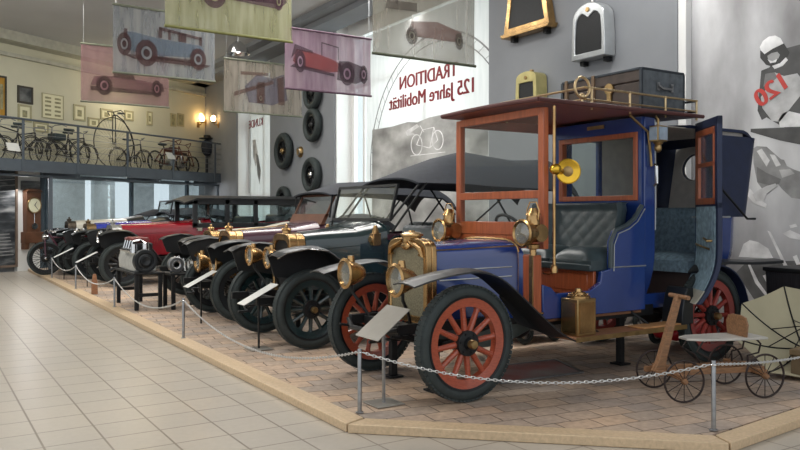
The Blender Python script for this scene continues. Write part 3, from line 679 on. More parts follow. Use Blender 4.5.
# starting crank and front crossbar
MB().tube([(-.42, -.4, .54), (-.5, -.2, .5), (-.5, .2, .5), (-.42, .4, .54)], .022).tube([(-.12, 0, .46), (-.42, 0, .46), (-.42, -.12, .42), (-.52, -.12, .42)], .014).build('starting_crank', M['matblack'], car)
# radiator
RW, RH, RT = .61, 1.1, 1.25
def shift(o, x, dz=0, k=1): return [(x, u * k, v + dz) for u, v in o]
base = oval(RW, RH - .54, RT - .54)
out = [(u, v + .54) for u, v in base]; inn_ = [(u * .82, .6 + (v - .54) * .80) for u, v in out]
rs = MB().frame(out, inn_, lambda u, v, w: (w, u, v), -.085, -.03)
rs.loft([[(-.03, u, v) for u, v in out], [(.02, u * 1.0, v) for u, v in out]])
rs = rs.build('radiator', M['brass'], car, bevel=.008)
MB().prism(inn_, lambda u, v, w: (w, u, v), -.07, -.035).build('radiator_core', M['core'], rs)
f_ = MB().lathe([(.08, -.03), (.085, .01), (.1, .015), (.1, .03), (.07, .045), (.03, .05), (.025, .06), (0, .062)], (-.03, 0, RT), (0, 0, 1), 24)
f_.build('filler_cap', M['brass'], rs)
e = MB()
e = MB()
for s_ in (-1, 1): e.tube([(-.095, s_ * .06, RT - .03), (-.095, s_ * .14, RT - .06), (-.095, s_ * .22, RT - .09), (-.095, s_ * .25, RT - .15), (-.092, s_ * .2, RT - .14)], [.014, .02, .022, .018, .01], 8)
e.sphere((-.095, 0, RT - .07), (.02, .07, .035)).sphere((-.095, 0, RT - .02), (.02, .035, .05)); e.build('scroll_ornament', M['brass'], rs)
# bonnet
hs = []
for x, w, h, t in ((.02, .585, 1.05, 1.2), (.3, .64, 1.06, 1.205), (.52, .74, 1.07, 1.215), (.77, .88, 1.08, 1.225)):
    hs.append([(x, u, .56 + v) for u, v in oval(w, h - .56, t - .56)])
MB().loft(hs).build('bonnet', M['blue'], car)
each('bonnet_hinge', M['brassd'], car, [[Vector(h_[k]) for h_ in hs] for k in (4, 16)], .006)
for s_ in (-1, 1):
    for zz in (.98, .9): MB().tube([(.05, s_ * (.293 + .004), zz), (.42, s_ * .352, zz + .01), (.71, s_ * .434, zz + .02)], .005, 5).build('coach_line', M['silver'], car)
MB().tube([Vector(p) + Vector((.015, 0, 0)) for p in [(.77, u * 1.02, .56 + v * 1.01) for u, v in oval(.86, .52, .665)]], .012, 8).build('bonnet_rim', M['brass'], car)
# cowl between bonnet and dashboard
MB().loft([[(x, u, .56 + v) for u, v in oval(w, h - .56, t - .56)] for x, w, h, t in ((.775, .9, 1.06, 1.21), (.805, .96, 1.05, 1.205))]).build('cowl', M['blue'], car)
db = MB(); db.bx(.8, .9, -.6, .6, .6, 1.10); db.build('dashboard', M['wood'], car, bevel=.01)
for s_ in (-1, 1): MB().bx(.785, .80, s_ * .585 - .02, s_ * .585 + .02, .58, 1.10).bx(.79, .915, s_ * .606 - .004, s_ * .606 + .004, .6, .615).build('dashboard_edge', M['brass'], car)
# windscreen: mahogany frame, two panes one above the other
WX = .93
ws = MB()
for y in (-.585, .585): ws.bx(WX - .03, WX + .03, y - .035, y + .035, 1.15, 2.36)
for z, h in ((1.32, .12), (1.62, .07), (2.33, .07)): ws.bx(WX - .028, WX + .028, -.56, .56, z - h / 2, z + h / 2)
ws.bx(WX - .02, WX + .02, -.56, .56, 1.15, 1.27)
ws = ws.build('windscreen', M['wood'], car, bevel=.006)
for z0, z1 in ((1.38, 1.585), (1.655, 2.295)): MB().bx(WX - .004, WX + .004, -.55, .55, z0, z1).build('pane', M['fogglass'], ws)
MB().cyl((.985, -.66, .98), (.985, -.66, 2.37), .014).lathe([(.0, -.02), (.03, -.02), (.03, .03), (.014, .05)], (.985, -.66, .97), (0, 0, 1), 12).lathe([(.014, -.03), (.03, -.02), (.03, .02), (.014, .03)], (.985, -.66, 1.82), (0, 0, 1), 12).build('brass_pole', M['brass'], car)
MB().cyl((.985, .62, .98), (.985, .62, 2.37), .014).build('brass_pole', M['brass'], car)
# carriage lamps on the dashboard
def carriage_lamp(s_):
    b = Vector((.80, s_ * .60, 1.10))
    l = MB().lathe([(0, 0), (.03, 0), (.03, .05), (.055, .06), (.06, .09), (.03, .1)], b, (0, 0, 1), 18)
    l.lathe([(0, .07), (.05, .065), (.085, .0), (.105, -.06), (.115, -.1), (.12, -.105), (.105, -.115), (.03, -.02)], b + Vector((-.02, 0, .19)), (1, 0, 0), 24)
    l.lathe([(.075, -.075), (.08, 0), (.075, .075)], b + Vector((.03, 0, .19)), (0, 1, 0), 20)
    l.cyl(b + Vector((0, 0, .26)), b + Vector((0, 0, .34)), .06, .055, 16).cyl(b + Vector((0, 0, .34)), b + Vector((0, 0, .36)), .068, .06, 16).cyl(b + Vector((0, 0, .36)), b + Vector((0, 0, .40)), .05, .03, 16)
    l.tube([b + Vector((0, -.062, .3)), b + Vector((0, -.075, .38)), b + Vector((0, -.04, .45)), b + Vector((0, .04, .45)), b + Vector((0, .075, .38)), b + Vector((0, .062, .3))], .006, 6)
    l.v = [tuple(b + (Vector(p) - b) * 1.0) for p in l.v]
    o = l.build('carriage_lamp', M['brass'], car)
    MB().lathe([(0, -.017), (.05, -.01), (.088, .0), (0, .004)], b + Vector((-.125, 0, .19)), (1, 0, 0), 24).build('lens', M['lens'], o)
for s_ in (-1, 1): carriage_lamp(s_)
for y in (-.42, .40): headlamp(car, -.45, y, .935, .122, M['brass'])
# front body: side panels of the driver's compartment
fs = [(.9, .55), (.9, .85), (1.0, .82), (1.06, .765), (1.47, .765), (1.6, .83), (1.62, .93), (1.73, .95), (1.735, 1.2), (1.79, 1.3), (1.94, 1.345), (2.05, 1.41), (2.16, 1.53), (2.2, 1.53), (2.2, .55)]
for s_ in (-1, 1):
    MB().prism(fs, lambda u, v, w: (u, w, v), s_ * .56, s_ * .61).build('side_panel', M['blue'], car, bevel=.008)
    pp = [(1.73, s_ * .61, .96), (1.735, s_ * .61, 1.2), (1.79, s_ * .61, 1.3), (1.94, s_ * .61, 1.345), (2.05, s_ * .61, 1.41), (2.15, s_ * .61, 1.53)]
    MB().tube(pp, .022, 8).build('arm_roll', M['leather'], car)
    each('coach_line', M['silver'], car, ([Vector(p) + Vector((.035, s_ * .006, -.03)) for p in pp], [(1.75, s_ * .615, .965), (2.2, s_ * .615, .965)]), .006)
MB().bx(.9, 2.2, -.56, .56, .52, .6).build('floorboard', M['board'], car)
sb = MB(); sb.bx(1.62, 2.15, -.55, .55, .6, .95); sb.build('seat_box', M['navy'], car)
dr = MB(); dr.bx(1.585, 1.62, -.54, .55, .7, .935); dr.bx(1.575, 1.59, -.47, .48, .74, .9); dr = dr.build('drawer', M['wood'], car, bevel=.006)
MB().tube([(1.576, -.03, .88), (1.555, .0, .87), (1.555, .08, .87), (1.576, .11, .88)], .006, 6).build('handle', M['brass'], dr)
MB().bx(1.52, 2.15, -.56, .56, .93, .995).build('seat_rail', M['leather'], car, bevel=.012)
def cushion(name, x0, x1, y0, y1, z0, z1, m, nx=14, ny=18, puff=.075):
    g = []
    for i in range(nx + 1):
        row = []
        for j in range(ny + 1):
            u, v = i / nx, j / ny; e = (1 - (2 * u - 1) ** 4) * (1 - (2 * v - 1) ** 4); row.append((x0 + (x1 - x0) * u, y0 + (y1 - y0) * v, z1 - puff * (1 - e)))
        g.append(row)
    return MB().sheet(g, lambda i, j: Vector((0, 0, z0 - g[i][j][2]))).build(name, m, car)
cushion('seat_cushion', 1.53, 2.05, -.56, -.02, .985, 1.145, M['leather'], puff=.12); cushion('seat_cushion', 1.53, 2.05, .0, .56, .985, 1.145, M['leather'], puff=.12)
# buttoned seat back (tufts in a diamond grid)
def tufted(x, y0, y1, z0, z1, lean, th, m, name, ny=60, nz=26, wrap=.0, cell=.17, depth=.005):
    g = []
    for i in range(nz + 1):
        row = []
        for j in range(ny + 1):
            y = y0 + (y1 - y0) * j / ny; z = z0 + (z1 - z0) * i / nz
            a = math.sin(PI * (y / cell + z / cell)) * math.sin(PI * (y / cell - z / cell)); b = abs(a) ** .5
            e = abs(2 * j / ny - 1); fwd = wrap * max(0, (e - .78) / .22) ** 1.6
            rl_ = .035 * max(0, (i / nz - .84) / .16)
            fl_ = 1 if i / nz < .84 else .2
            row.append((x + lean * i / nz - depth * b * fl_ - fwd - rl_ * (1 if i / nz < .97 else .2), y, z))
        g.append(row)
    return MB().sheet(g, lambda i, j: Vector((x + lean + th - g[i][j][0] if False else th, 0, 0))).build(name, m, car, smooth=60)
tufted(1.98, -.57, .57, 1.08, 1.56, .1, .06, M['leather'], 'seat_back', wrap=.2)
# partition behind the driver with a wooden window
pw = [(-.54, 1.58), (.50, 1.58), (.50, 2.23), (-.54, 2.23)]; pi_ = [(-.49, 1.63), (.45, 1.63), (.45, 2.18), (-.49, 2.18)]
pf = lambda u, v, w: (2.2 + w, u, v)
MB().frame([(-.58, .55), (.58, .55), (.58, 2.37), (-.58, 2.37)], pw, pf, -.02, .03).build('partition', M['blue'], car)
pfm = MB().frame(pw, pi_, pf, -.035, .035); 
pfm = pfm.build('partition_window', M['wood'], car, bevel=.005); MB().prism(pi_, pf, -.003, .003).build('pane', M['fogglass'], pfm)
MB().box((2.165, -.02, 2.315), (.012, .22, .035)).build('name_plate', M['brassd'], car)
# horn bell on the brass pole
hb_ = MB().tube([(1.0, -.66, 1.83), (1.06, -.62, 1.83), (1.14, -.58, 1.82)], [.05, .02, .03], 12).lathe([(.02, .0), (.03, .05), (.05, .08), (.105, .1), (.11, .105), (.1, .11), (.04, .09)], (1.24, -.54, 1.82), (-.55, -.83, 0), 28).sphere((1.0, -.66, 1.83), (.055, .05, .05)).build('horn', mat('yellow brass', srgb(214, 172, 60), .22, .95, .1, 6), car)
MB().lathe([(.0, .105), (.03, .1), (.05, .09), (0, .08)], (1.24, -.54, 1.82), (-.55, -.83, 0), 20).build('horn_mouth', M['brassd'], hb_)
MB().tube([(.94, .4, .9), (1.25, .4, 1.2), (1.4, .4, 1.28)], .018, 8).torus((1.42, .4, 1.29), (.8, 0, .6), .19, .016, 32, 8).build('steering_wheel', M['matblack'], car)
# B pillars, door sill, rear body
def side_y(z): return .60 - (.14 * ((1.1 - z) / .5) ** 2 if z < 1.1 else 0)
for s_ in (-1, 1):
    g = []
    for z in (.56, .66, .78, .9, 1.02, 1.1, 1.5, 2.0, 2.37): g.append([(2.2, s_ * side_y(z), z), (2.35, s_ * side_y(z), z), (2.35, s_ * (side_y(z) - .05), z), (2.2, s_ * (side_y(z) - .05), z)])
    MB().loft(g).build('door_pillar', M['blue'], car, bevel=.008)
    MB().tube([(2.36, s_ * .585, 2.35), (2.36, s_ * .595, 1.55), (2.36, s_ * .59, 1.3)], .008, 6).build('coach_line', M['silver'], car)
MB().tube([(2.3, -.625, 1.72), (2.3, -.66, 1.74), (2.3, -.66, 1.9), (2.3, -.625, 1.92)], .014, 8).build('grab_handle', M['chrome'], car)
def rear_out(z, zt=1.42):
    """plan outline (x,y) of the rear body at height z, from near hinge round the back"""
    xr = 3.72 - (.42 * ((1.1 - z) / .55) ** 1.5 if z < 1.1 else -.06 * (z - 1.1)); y = side_y(z); r = .22; pts = [(3.0, -y)]
    for k in range(7): a = PI / 2 * k / 6; pts.append((xr - r + r * math.sin(a), -y + r - r * math.cos(a)))
    for k in range(7): a = PI / 2 * k / 6; pts.append((xr - r + r * math.cos(a), y - r + r * math.sin(a)))
    pts.append((2.9, y)); return pts
zs = (.56, .66, .78, .9, 1.02, 1.1, 1.25, 1.42)
g = [[(x, y, z) for x, y in rear_out(z)] for z in zs]
def inward(g):
    def f(i, j):
        x, y, z = g[i][j]; v = Vector((3.1 - x, -y, 0)); return v.normalized() * .04
    return f
MB().sheet(g, inward(g)).build('rear_body', M['blue'], car)
# near side carries the open door; far side keeps a shut one
g = [[(2.36, side_y(z), z), (2.62, side_y(z), z), (2.89, side_y(z), z)] for z in (.6, .66, .78, .9, 1.02, 1.1, 1.25, 1.5)]
fd = MB().sheet(g, (0, -.04, 0)); fd.bx(2.36, 2.42, .56, .6, 1.5, 2.3); fd.bx(2.83, 2.89, .56, .6, 1.5, 2.3); fd.bx(2.36, 2.89, .56, .6, 2.24, 2.32)
fd = fd.build('far_door', M['blue'], car); MB().bx(2.42, 2.83, .575, .582, 1.5, 2.24).build('pane', M['glass'], fd)
MB().bx(2.2, 3.5, -.46, .46, .54, .6).build('rear_floor', M['board'], car)
MB().bx(2.2, 2.9, -.50, -.44, .54, .68).build('door_sill', M['blue'], car)
MB().bx(2.98, 3.62, -.53, .53, .6, .86).build('rear_seat_box', mat('dark brown seat base', srgb(74, 62, 58), .6), car)
cushion('rear_seat_cushion', 2.92, 3.5, -.54, .54, .86, 1.05, M['fabric']); tufted(3.44, -.55, .55, 1.0, 1.52, .1, .05, M['fabric'], 'rear_seat_back', cell=.11, wrap=.1)
# leather hood with round window
def hood_out(z):
    xr = 3.92 + .2 * (z - 1.42); y = .6; r = .2; pts = [(3.0, -y)]
    for k in range(7): a = PI / 2 * k / 6; pts.append((xr - r + r * math.sin(a), -y + r - r * math.cos(a)))
    for k in range(7): a = PI / 2 * k / 6; pts.append((xr - r + r * math.cos(a), y - r + r * math.sin(a)))
    pts.append((2.87, y)); return pts
def hood_surf(off):
    mb = MB(); zz = (1.42, 1.6, 1.85, 2.1, 2.26)
    for a, b in ((0, 7), (8, 15)):                                # two sides with the corners
        g = [[(x, y, z) for x, y in hood_out(z)[a:b + 1]] for z in zz]; mb.sheet(g, inward(g))
    # back panel with hole
    x = lambda z: hood_out(min(z, 2.26))[7][0]; n = 32; hole = []; rim = []
    for k in range(n):
        a = 2 * PI * k / n + PI / 4; hy, hz = .19 + .155 * math.cos(a), 1.99 + .155 * math.sin(a); hole.append((hy, hz))
        c_, s_ = math.cos(a), math.sin(a); m_ = max(abs(c_), abs(s_)); yy = .4 * c_ / m_; zz_ = s_ / m_; rim.append((yy, 1.99 + (zz_ * .27 if zz_ > 0 else zz_ * .57)))
    mb.frame(rim, hole, lambda u, v, w: (x(v) - w, u, v), 0, .03)
    # top
    tp = []
    for i in range(8):
        u = i / 7; X = 2.87 + u * 1.225; row = []
        for j in range(9):
            v = 2 * j / 8 - 1; row.append((X - (.06 if i == 7 else 0) - (.1 * max(0, abs(v) - .7) / .3 if i >= 6 else 0), v * .6, 2.36 - .03 * v * v - (.1 if i == 7 else .02 * (i == 6))))
        tp.append(row)
    mb.sheet(tp, (0, 0, -.03)); return mb
hd = hood_surf(0).build('hood', M['navy'], car, smooth=50)
MB().torus((4.03, .19, 1.99), (1, 0, -.2), .16, .012, 32, 6).build('rear_window', M['matblack'], hd)
ins = MB(); ins.bx(3.03, 3.8, -.555, -.55, 1.5, 2.3); ins.bx(2.88, 3.8, .55, .555, 1.5, 2.3); ins.bx(2.3, 3.8, -.55, .55, 2.3, 2.31); ins.build('lining', M['lining'], car)
MB().frame([(-.55, 1.45), (.55, 1.45), (.55, 2.3), (-.55, 2.3)] and [(.1 + .55 * math.cos(a) / max(abs(math.cos(a)), abs(math.sin(a))), 1.99 + (.3 if math.sin(a) > 0 else .5) * math.sin(a) / max(abs(math.cos(a)), abs(math.sin(a)))) for a in [2 * PI * k / 32 + PI / 4 for k in range(32)]], [(.19 + .155 * math.cos(a), 1.99 + .155 * math.sin(a)) for a in [2 * PI * k / 32 + PI / 4 for k in range(32)]], lambda u, v, w: (3.88 + .2 * (v - 1.42) + w, max(-.55, min(.55, u)), v), -.012, 0).build('back_lining', M['lining'], car)
for s_ in (-1, 1):
    MB().tube([(2.95, s_ * .63, 2.12), (3.3, s_ * .64, 1.72)], .012).tube([(3.3, s_ * .64, 1.72), (3.72, s_ * .66, 1.4), (3.86, s_ * .66, 1.4)], .012).sphere((3.3, s_ * .645, 1.72), (.025, .02, .025)).build('hood_iron', M['matblack'], car)
each('waist_rail', M['silver'], car, ([(2.9, -.605, 1.42), (3.5, -.61, 1.42)], [(2.9, .605, 1.42), (3.5, .61, 1.42)]), .01)
MB().tube([(3.05, -.62, 1.1), (3.05, -.66, 1.1), (3.14, -.66, 1.1)], .014, 8).torus((3.05, -.62, 1.16), (0, 1, 0), .03, .008, 16, 6).build('door_lock', M['chrome'], car)
# roof
rf = []
for i in range(12):
    x = .78 + (2.95 - .78) * i / 11; rf.append([(x, v * .69, 2.43 - .012 * v * v) for v in [2 * j / 10 - 1 for j in range(11)]])
MB().sheet(rf, (0, 0, -.018)).build('roof', M['roofedge'], car)
MB().sheet([[(x + (0 if i < 11 else 0), y, z - .019) for x, y, z in row] for i, row in enumerate(rf)][:8], (0, 0, -.012)).build('roof_lining', M['roofwood'], car)
ed = MB()
each('roof_moulding', M['roofedge'], car, [[(.78, s_ * .69, 2.408), (2.95, s_ * .69, 2.408)] for s_ in (-1, 1)], .02, 8)
ed.tube([(.78, v * .69, 2.42 - .012 * v * v) for v in [2 * j / 10 - 1 for j in range(11)]], .02, 8); ed.build('roof_moulding', M['roofedge'], car)
for s_ in (1,): MB().bx(1.0, 2.9, s_ * .6 - .02, s_ * .6 + .02, 2.3, 2.40).build('cant_rail', M['roofwood'], car)
# luggage rack
lr = MB()
for z, r in ((2.47, .009), (2.575, .011)):
    lr.tube([(1.42, -.6, z), (2.98, -.6, z)], r, 8).tube([(1.42, .56, z), (2.98, .56, z)], r, 8).tube([(1.42, -.6, z), (1.42, .56, z)], r, 8)
for x in (1.5, 2.0, 2.5, 2.97):
    for y in (-.6, .56): lr.cyl((x, y, 2.38), (x, y, 2.585), .011)
lr = lr.build('luggage_rack', mat('pale brass rail', srgb(196, 172, 132), .3, .85, .15, 8), car)
MB().torus((1.38, -.6, 2.57), (0, 1, 0), .09, .012, 28, 8).sphere((1.38, -.6, 2.49), (.03, .03, .03)).cyl((1.38, -.6, 2.39), (1.38, -.6, 2.48), .012).build('rail_ring', mat('pale brass ring', srgb(196, 172, 132), .3, .85), lr)
each('rear_rail', M['matblack'], lr, ([(2.97, -.6, 2.47), (2.97, .56, 2.47)], [(2.97, -.6, 2.575), (2.97, .56, 2.575)]), .012)
# small square side lantern hanging under the roof edge
sl = MB().box((2.27, -.7, 2.2), (.13, .1, .15)).cyl((2.27, -.7, 2.1), (2.27, -.7, 2.125), .035, .05).sphere((2.27, -.7, 2.07), (.035, .035, .045)).tube([(2.27, -.7, 2.27), (2.27, -.7, 2.33), (2.27, -.67, 2.37)], .012)
sl = sl.build('side_lantern', M['brassd'], car, bevel=.008)
q = MB().box((2.2, -.7, 2.2), (.012, .08, .12)).box((2.27, -.756, 2.2), (.11, .012, .12)); q.build('lantern_glass', mat('pale lantern glass', srgb(150, 165, 180), .1, 0, .2, 10), sl)
MB().tube([(1.95, -.64, 2.36), (2.0, -.64, 2.33), (2.2, -.64, 2.22), (2.25, -.63, 2.0), (2.26, -.63, 1.9)], .012, 8).build('roof_stay', M['brassd'], car)
# open rear door
hinge = Vector((3.0, -.62, 0)); dd = Vector((-.594, -.804, 0)); dn = Vector((-.804, .594, 0))     # along the door, towards its inner face
def door_pt(u, v, w): off = .2 * ((1.1 - v) / .5) ** 2 if v < 1.1 else 0; q = hinge + dd * u + dn * (off + w); return (q.x, q.y, v)
DW = .64
def door_strip(u0, u1, zs_, w0, w1):
    return MB().loft([[door_pt(u0, z, w0), door_pt(u1, z, w0), door_pt(u1, z, w1), door_pt(u0, z, w1)] for z in zs_])
zlo = (.62, .7, .78, .86, .94, 1.02, 1.1, 1.3, 1.52)
dr_ = door_strip(0, DW, zlo, 0, .045)
for a, b in ((0, .07), (DW - .07, DW)):
    dr_.loft([[door_pt(a, z, 0), door_pt(b, z, 0), door_pt(b, z, .05), door_pt(a, z, .05)] for z in (1.5, 2.35)])
for z0, z1 in ((2.27, 2.35), (1.5, 1.56)): dr_.loft([[door_pt(0, z, 0), door_pt(DW, z, 0), door_pt(DW, z, .05), door_pt(0, z, .05)] for z in (z0, z1)])
dr_ = dr_.build('rear_door', M['navy'], car, bevel=.006)
dl = door_strip(.05, DW - .05, zlo[1:], .046, .056); dl.build('door_lining', M['trimcloth'], dr_)
MB().loft([[door_pt(.03, z, .046), door_pt(DW - .03, z, .046), door_pt(DW - .03, z, .058), door_pt(.03, z, .058)] for z in (.62, .66, .7, .74)]).build('kick_plate', mat('pale beige kick plate', srgb(186, 180, 164), .6), dr_)
wf_ = MB()
for a, b in ((.05, .13), (DW - .09, DW - .06)): wf_.loft([[door_pt(a, z, .03), door_pt(b, z, .03), door_pt(b, z, .062), door_pt(a, z, .062)] for z in (1.54, 2.25)])
for z0, z1 in ((1.54, 1.6), (1.9, 1.94), (2.2, 2.26)): wf_.loft([[door_pt(.06, z, .03), door_pt(DW - .06, z, .03), door_pt(DW - .06, z, .062), door_pt(.06, z, .062)] for z in (z0, z1)])
wf_.build('window_frame', M['wood'], dr_, bevel=.004)
MB().loft([[door_pt(.1, z, .02), door_pt(DW - .1, z, .02), door_pt(DW - .1, z, .026), door_pt(.1, z, .026)] for z in (1.56, 2.24)]).build('pane', M['glass'], dr_)
MB().tube([door_pt(.52, 1.2, .05), door_pt(.52, 1.2, .1), door_pt(.42, 1.22, .1)], .012, 8).tube([door_pt(.1, 1.14, .06), door_pt(.2, 1.16, .1), door_pt(.38, 1.14, .1), door_pt(.46, 1.12, .06)], .01, 8).build('handle', M['brassd'], dr_)
# fenders and running boards
fp = [(-.58, .945), (-.42, .985), (-.2, 1.02), (.04, 1.03), (.25, .97), (.45, .83), (.65, .67), (.85, .52), (1.02, .425), (1.12, .40)]
rp_ = [(2.78, .9), (2.9, .975), (3.05, 1.005), (3.25, 1.0), (3.6, .985), (4.05, .985)]
for s_ in (-1, 1):
    fender(fp, s_ * .57, s_ * .86).build('front_fender', M['black'], car, smooth=60)
    MB().loft([[(x, s_ * .575, z - .0), (x, s_ * .585, z), (x, s_ * .585, z - d), (x, s_ * .575, z - d)] for x, z, d in ((.45, .8, .03), (.65, .65, .12), (.85, .5, .04), (.98, .43, .02))]).build('fender_valance', M['black'], car)
    fender(rp_, s_ * .63, s_ * .86, th=.028).build('rear_fender', M['black'], car, smooth=60)
    MB().loft([[(x0_, y_, z) for x0_, y_ in ((2.42 + k, s_ * .62), (2.42 + k, s_ * .85), (2.585, s_ * .85), (2.585, s_ * .79), (2.5 + k * .5, s_ * .79), (2.5 + k * .5, s_ * .62))] for z, k in ((.418, 0), (.55, .01), (.68, .04), (.76, .08))]).build('fender_apron', M['black'], car, bevel=.006)
    arc = [(3.02 + .5 * math.cos(a), .452 + .5 * math.sin(a)) for a in [R(102 - 12 * k) for k in range(11)]]
    fender(arc, s_ * .6, s_ * .82, crown=.004).build('wheel_arch', M['navy'], car, smooth=60)
    rb = MB(); rb.bx(1.05, 2.46, s_ * .58, s_ * .86, .385, .415); rb = rb.build('running_board', M['board'], car, bevel=.006)
    MB().bx(1.04, 2.47, s_ * .86, s_ * .868, .38, .42).build('edge_strip', M['brassd'], rb)
    for x in (1.45, 2.15): MB().tube([(x - .12, s_ * .5, .58), (x + .02, s_ * .72, .4)], .012, 8).build('board_stay', M['matblack'], car)
    MB().bx(.95, 2.42, s_ * .50, s_ * .52, .48, .58).build('board_valance', M['matblack'], car)
MB().bx(1.9, 2.42, -.84, -.66, .416, .432).build('step_plate', mat('light tan step', srgb(176, 128, 82), .5, 0, .2, 8), car, bevel=.004)
# brass acetylene generator on the running board
ab = MB(); ab.bx(1.1, 1.32, -.82, -.62, .416, .73); ab = ab.build('acetylene_box', M['brassd'], car, bevel=.008)
q = MB().lathe([(.1, 0), (.1, .02), (.07, .03), (.06, .05), (.03, .055), (.025, .08), (0, .085)], (1.21, -.72, .73), (0, 0, 1), 20)
for k in range(8): a = k * PI / 4; q.torus((1.21 + .08 * math.cos(a), -.72 + .075 * math.sin(a), .745), (math.cos(a), math.sin(a), 0), .022, .006, 12, 6)
q.build('box_lid', M['brass'], ab)
MB().bx(1.095, 1.1, -.8, -.64, .44, .7).bx(1.12, 1.3, -.825, -.82, .44, .7).build('box_panel', M['brass'], ab)
# ================================================================ the other veteran cars of the row
def veteran(name, label, X, Yc, o):
    """o: dict of options; local x runs back from the front axle, near side is negative y"""
    car = thing(name, label, 'car', (X, Yc, PZ), 0, 'veteran cars in the row')
    r = o.get('r', .42); tr = o.get('track', 1.34) / 2; wb = o.get('wb', 2.9); paint = o['paint']; hood = o.get('hood', paint); fen = o.get('fender', M['black']); lamp = o.get('lamp', M['brass']); met = o.get('radm', M['brass'])
    hz = o.get('hz', 1.12); ht = hz + .14; xr = o.get('xr', .02); L = o.get('hoodlen', 1.15); xd = xr + .1 + L; CL = o.get('cowl', .4); bw = o.get('bw', .62); zb_ = .52
    for x in (0, wb):
        for s_ in (-1, 1): wheel(car, x, s_ * tr, r, r, o.get('sec', .06), o.get('wheelm', M['black']), o.get('nsp', 12), M['matblack'], s_, o.get('cap', M['brassd']), o.get('wire', False))
    c = MB()
    for s_ in (-1, 1): c.bx(-.5, wb + .5, s_ * .38 - .025, s_ * .38 + .025, r + .04, r + .12)
    for x in (-.3, .9, 1.8, wb + .3): c.bx(x, x + .06, -.38, .38, r + .04, r + .11)
    c.bx(.2, 1.3, -.3, .3, r - .08, r + .1); c.build('chassis', M['matblack'], car, bevel=.004)
    for x in (0, wb): MB().tube([(x, -tr + .06, r), (x, -.4, r - .06), (x, .4, r - .06), (x, tr - .06, r)], .03, 8).build('axle', M['matblack'], car)
    for s_ in (-1, 1):
        q = MB()
        for k in range(4): l = .48 - k * .1; q.tube([(-l, s_ * .4, r + .05), (0, s_ * .4, r - .01 - k * .014), (l, s_ * .4, r + .05)], .012, 6)
        q.build('leaf_spring', M['matblack'], car)
    MB().tube([(-.15, 0, r), (-.5, 0, r), (-.5, -.1, r - .05), (-.6, -.1, r - .05)], .014, 8).build('starting_crank', M['matblack'], car)
    # radiator
    W = o.get('rw', .56); zr = r + .14; bs_ = oval(W, hz - .1 - zr, ht - .05 - zr); out = [(u, v + zr) for u, v in bs_]; inn = [(u * .8, zr + .05 + (v - zr) * .8) for u, v in out]
    rs = MB().frame(out, inn, lambda u, v, w: (w, u, v), xr - .1, xr); rs.loft([[(xr, u, v) for u, v in out], [(xr + .1, u, v) for u, v in out]]); rs = rs.build('radiator', met, car, bevel=.008)
    MB().prism(inn, lambda u, v, w: (w, u, v), xr - .075, xr - .01).build('radiator_core', o.get('corem', M['darkcore']), rs)
    MB().lathe([(.05, -.05), (.05, .03), (.065, .04), (.05, .06), (.02, .065), (.02, .1), (0, .11)], (xr - .03, 0, ht - .05), (0, 0, 1), 18).build('filler_cap', met, rs)
    # bonnet and cowl
    hs = []
    for k in range(5):
        u = k / 4; w = W + (2 * bw * .82 - W) * u ** 1.3; z0 = zr + .02; hs.append([(xr + .1 + L * u, a, z0 + b) for a, b in oval(w, hz - .08 + .06 * u - z0, ht - .05 + .06 * u - z0)])
    ho = MB().loft(hs).build('bonnet', hood, car)
    q = MB(); q.tube([(xr + .1, 0, ht - .045), (xd, 0, ht + .012)], .006, 6); q.build('bonnet_hinge', o.get('hinge', hood), ho); q = MB()
    for s_ in (-1, 1):
        for k in range(o.get('louvres', 0)): x = xr + .3 + k * .07; yy = W / 2 + (bw * .82 - W / 2) * ((x - xr - .1) / L) ** 1.3; q.box((x, s_ * (yy + .004), hz - .24), (.02, .012, .2))
        MB().tube([(xr + .1, s_ * (W / 2 + .003), hz - .11), (xr + .1 + L / 2, s_ * (W / 2 + (bw * .82 - W / 2) * .41 + .003), hz - .08), (xd, s_ * (bw * .82 + .003), hz - .05)], .005, 5).build('bonnet_hinge', o.get('hinge', hood), ho)
    if q.v: q.build('louvres', hood, ho)
    cw = []
    for k in range(4):
        u = k / 3; w = 2 * bw * (.82 + .18 * u); cw.append([(xd + CL * u, a, zr + b) for a, b in oval(w, hz - .04 + .06 * u - zr, ht + .02 + .08 * u - zr)])
    MB().loft(cw).build('cowl', paint, car)
    # body tub: low sides with two door openings, raised back
    xs = xd + CL; xe = wb + .55; bh = o.get('bh', 1.12); tub = MB()
    for s_ in (-1, 1):
        top = [(xs - .05, hz + .02), (xs + .1, bh), (xs + .35, bh - .06), (xs + .75, bh - .06), (xs + .85, bh + .02), (xe - .35, bh + .04), (xe, bh + .08)]
        g = []
        for x, zt in top:
            yo = bw * (1 - .1 * max(0, (x - wb) / .6)); g.append([(x, s_ * (yo - .1), zb_), (x, s_ * (yo - .01), zb_ + .16), (x, s_ * yo, (zb_ + zt) / 2), (x, s_ * (yo - .02), zt)])
        tub.sheet(g, (0, -s_ * .04, 0))
    tub.sheet([[(xe + .04 * math.sin(PI * k / 3) - (.1 if k == 0 else 0), v * bw * .9, z) for v in (-1, -.5, 0, .5, 1)] for k, z in enumerate((zb_, .7, .95, bh + .08))], (-.04, 0, 0)); tub.bx(xs, xe - .05, -bw + .12, bw - .12, zb_, zb_ + .05)
    tub = tub.build('body_tub', paint, car)
    for s_ in (-1, 1):
        each('door_line', M['black'], tub, [[(x, s_ * (bw - .005), zb_ + .2), (x, s_ * (bw + .002), bh - .12)] for x in (xs + .35, xs + .8)], .005); MB().tube([(xs + .42, s_ * bw, .95), (xs + .42, s_ * (bw + .04), .95), (xs + .52, s_ * (bw + .04), .95)], .01, 6).build('door_handle', met, tub)
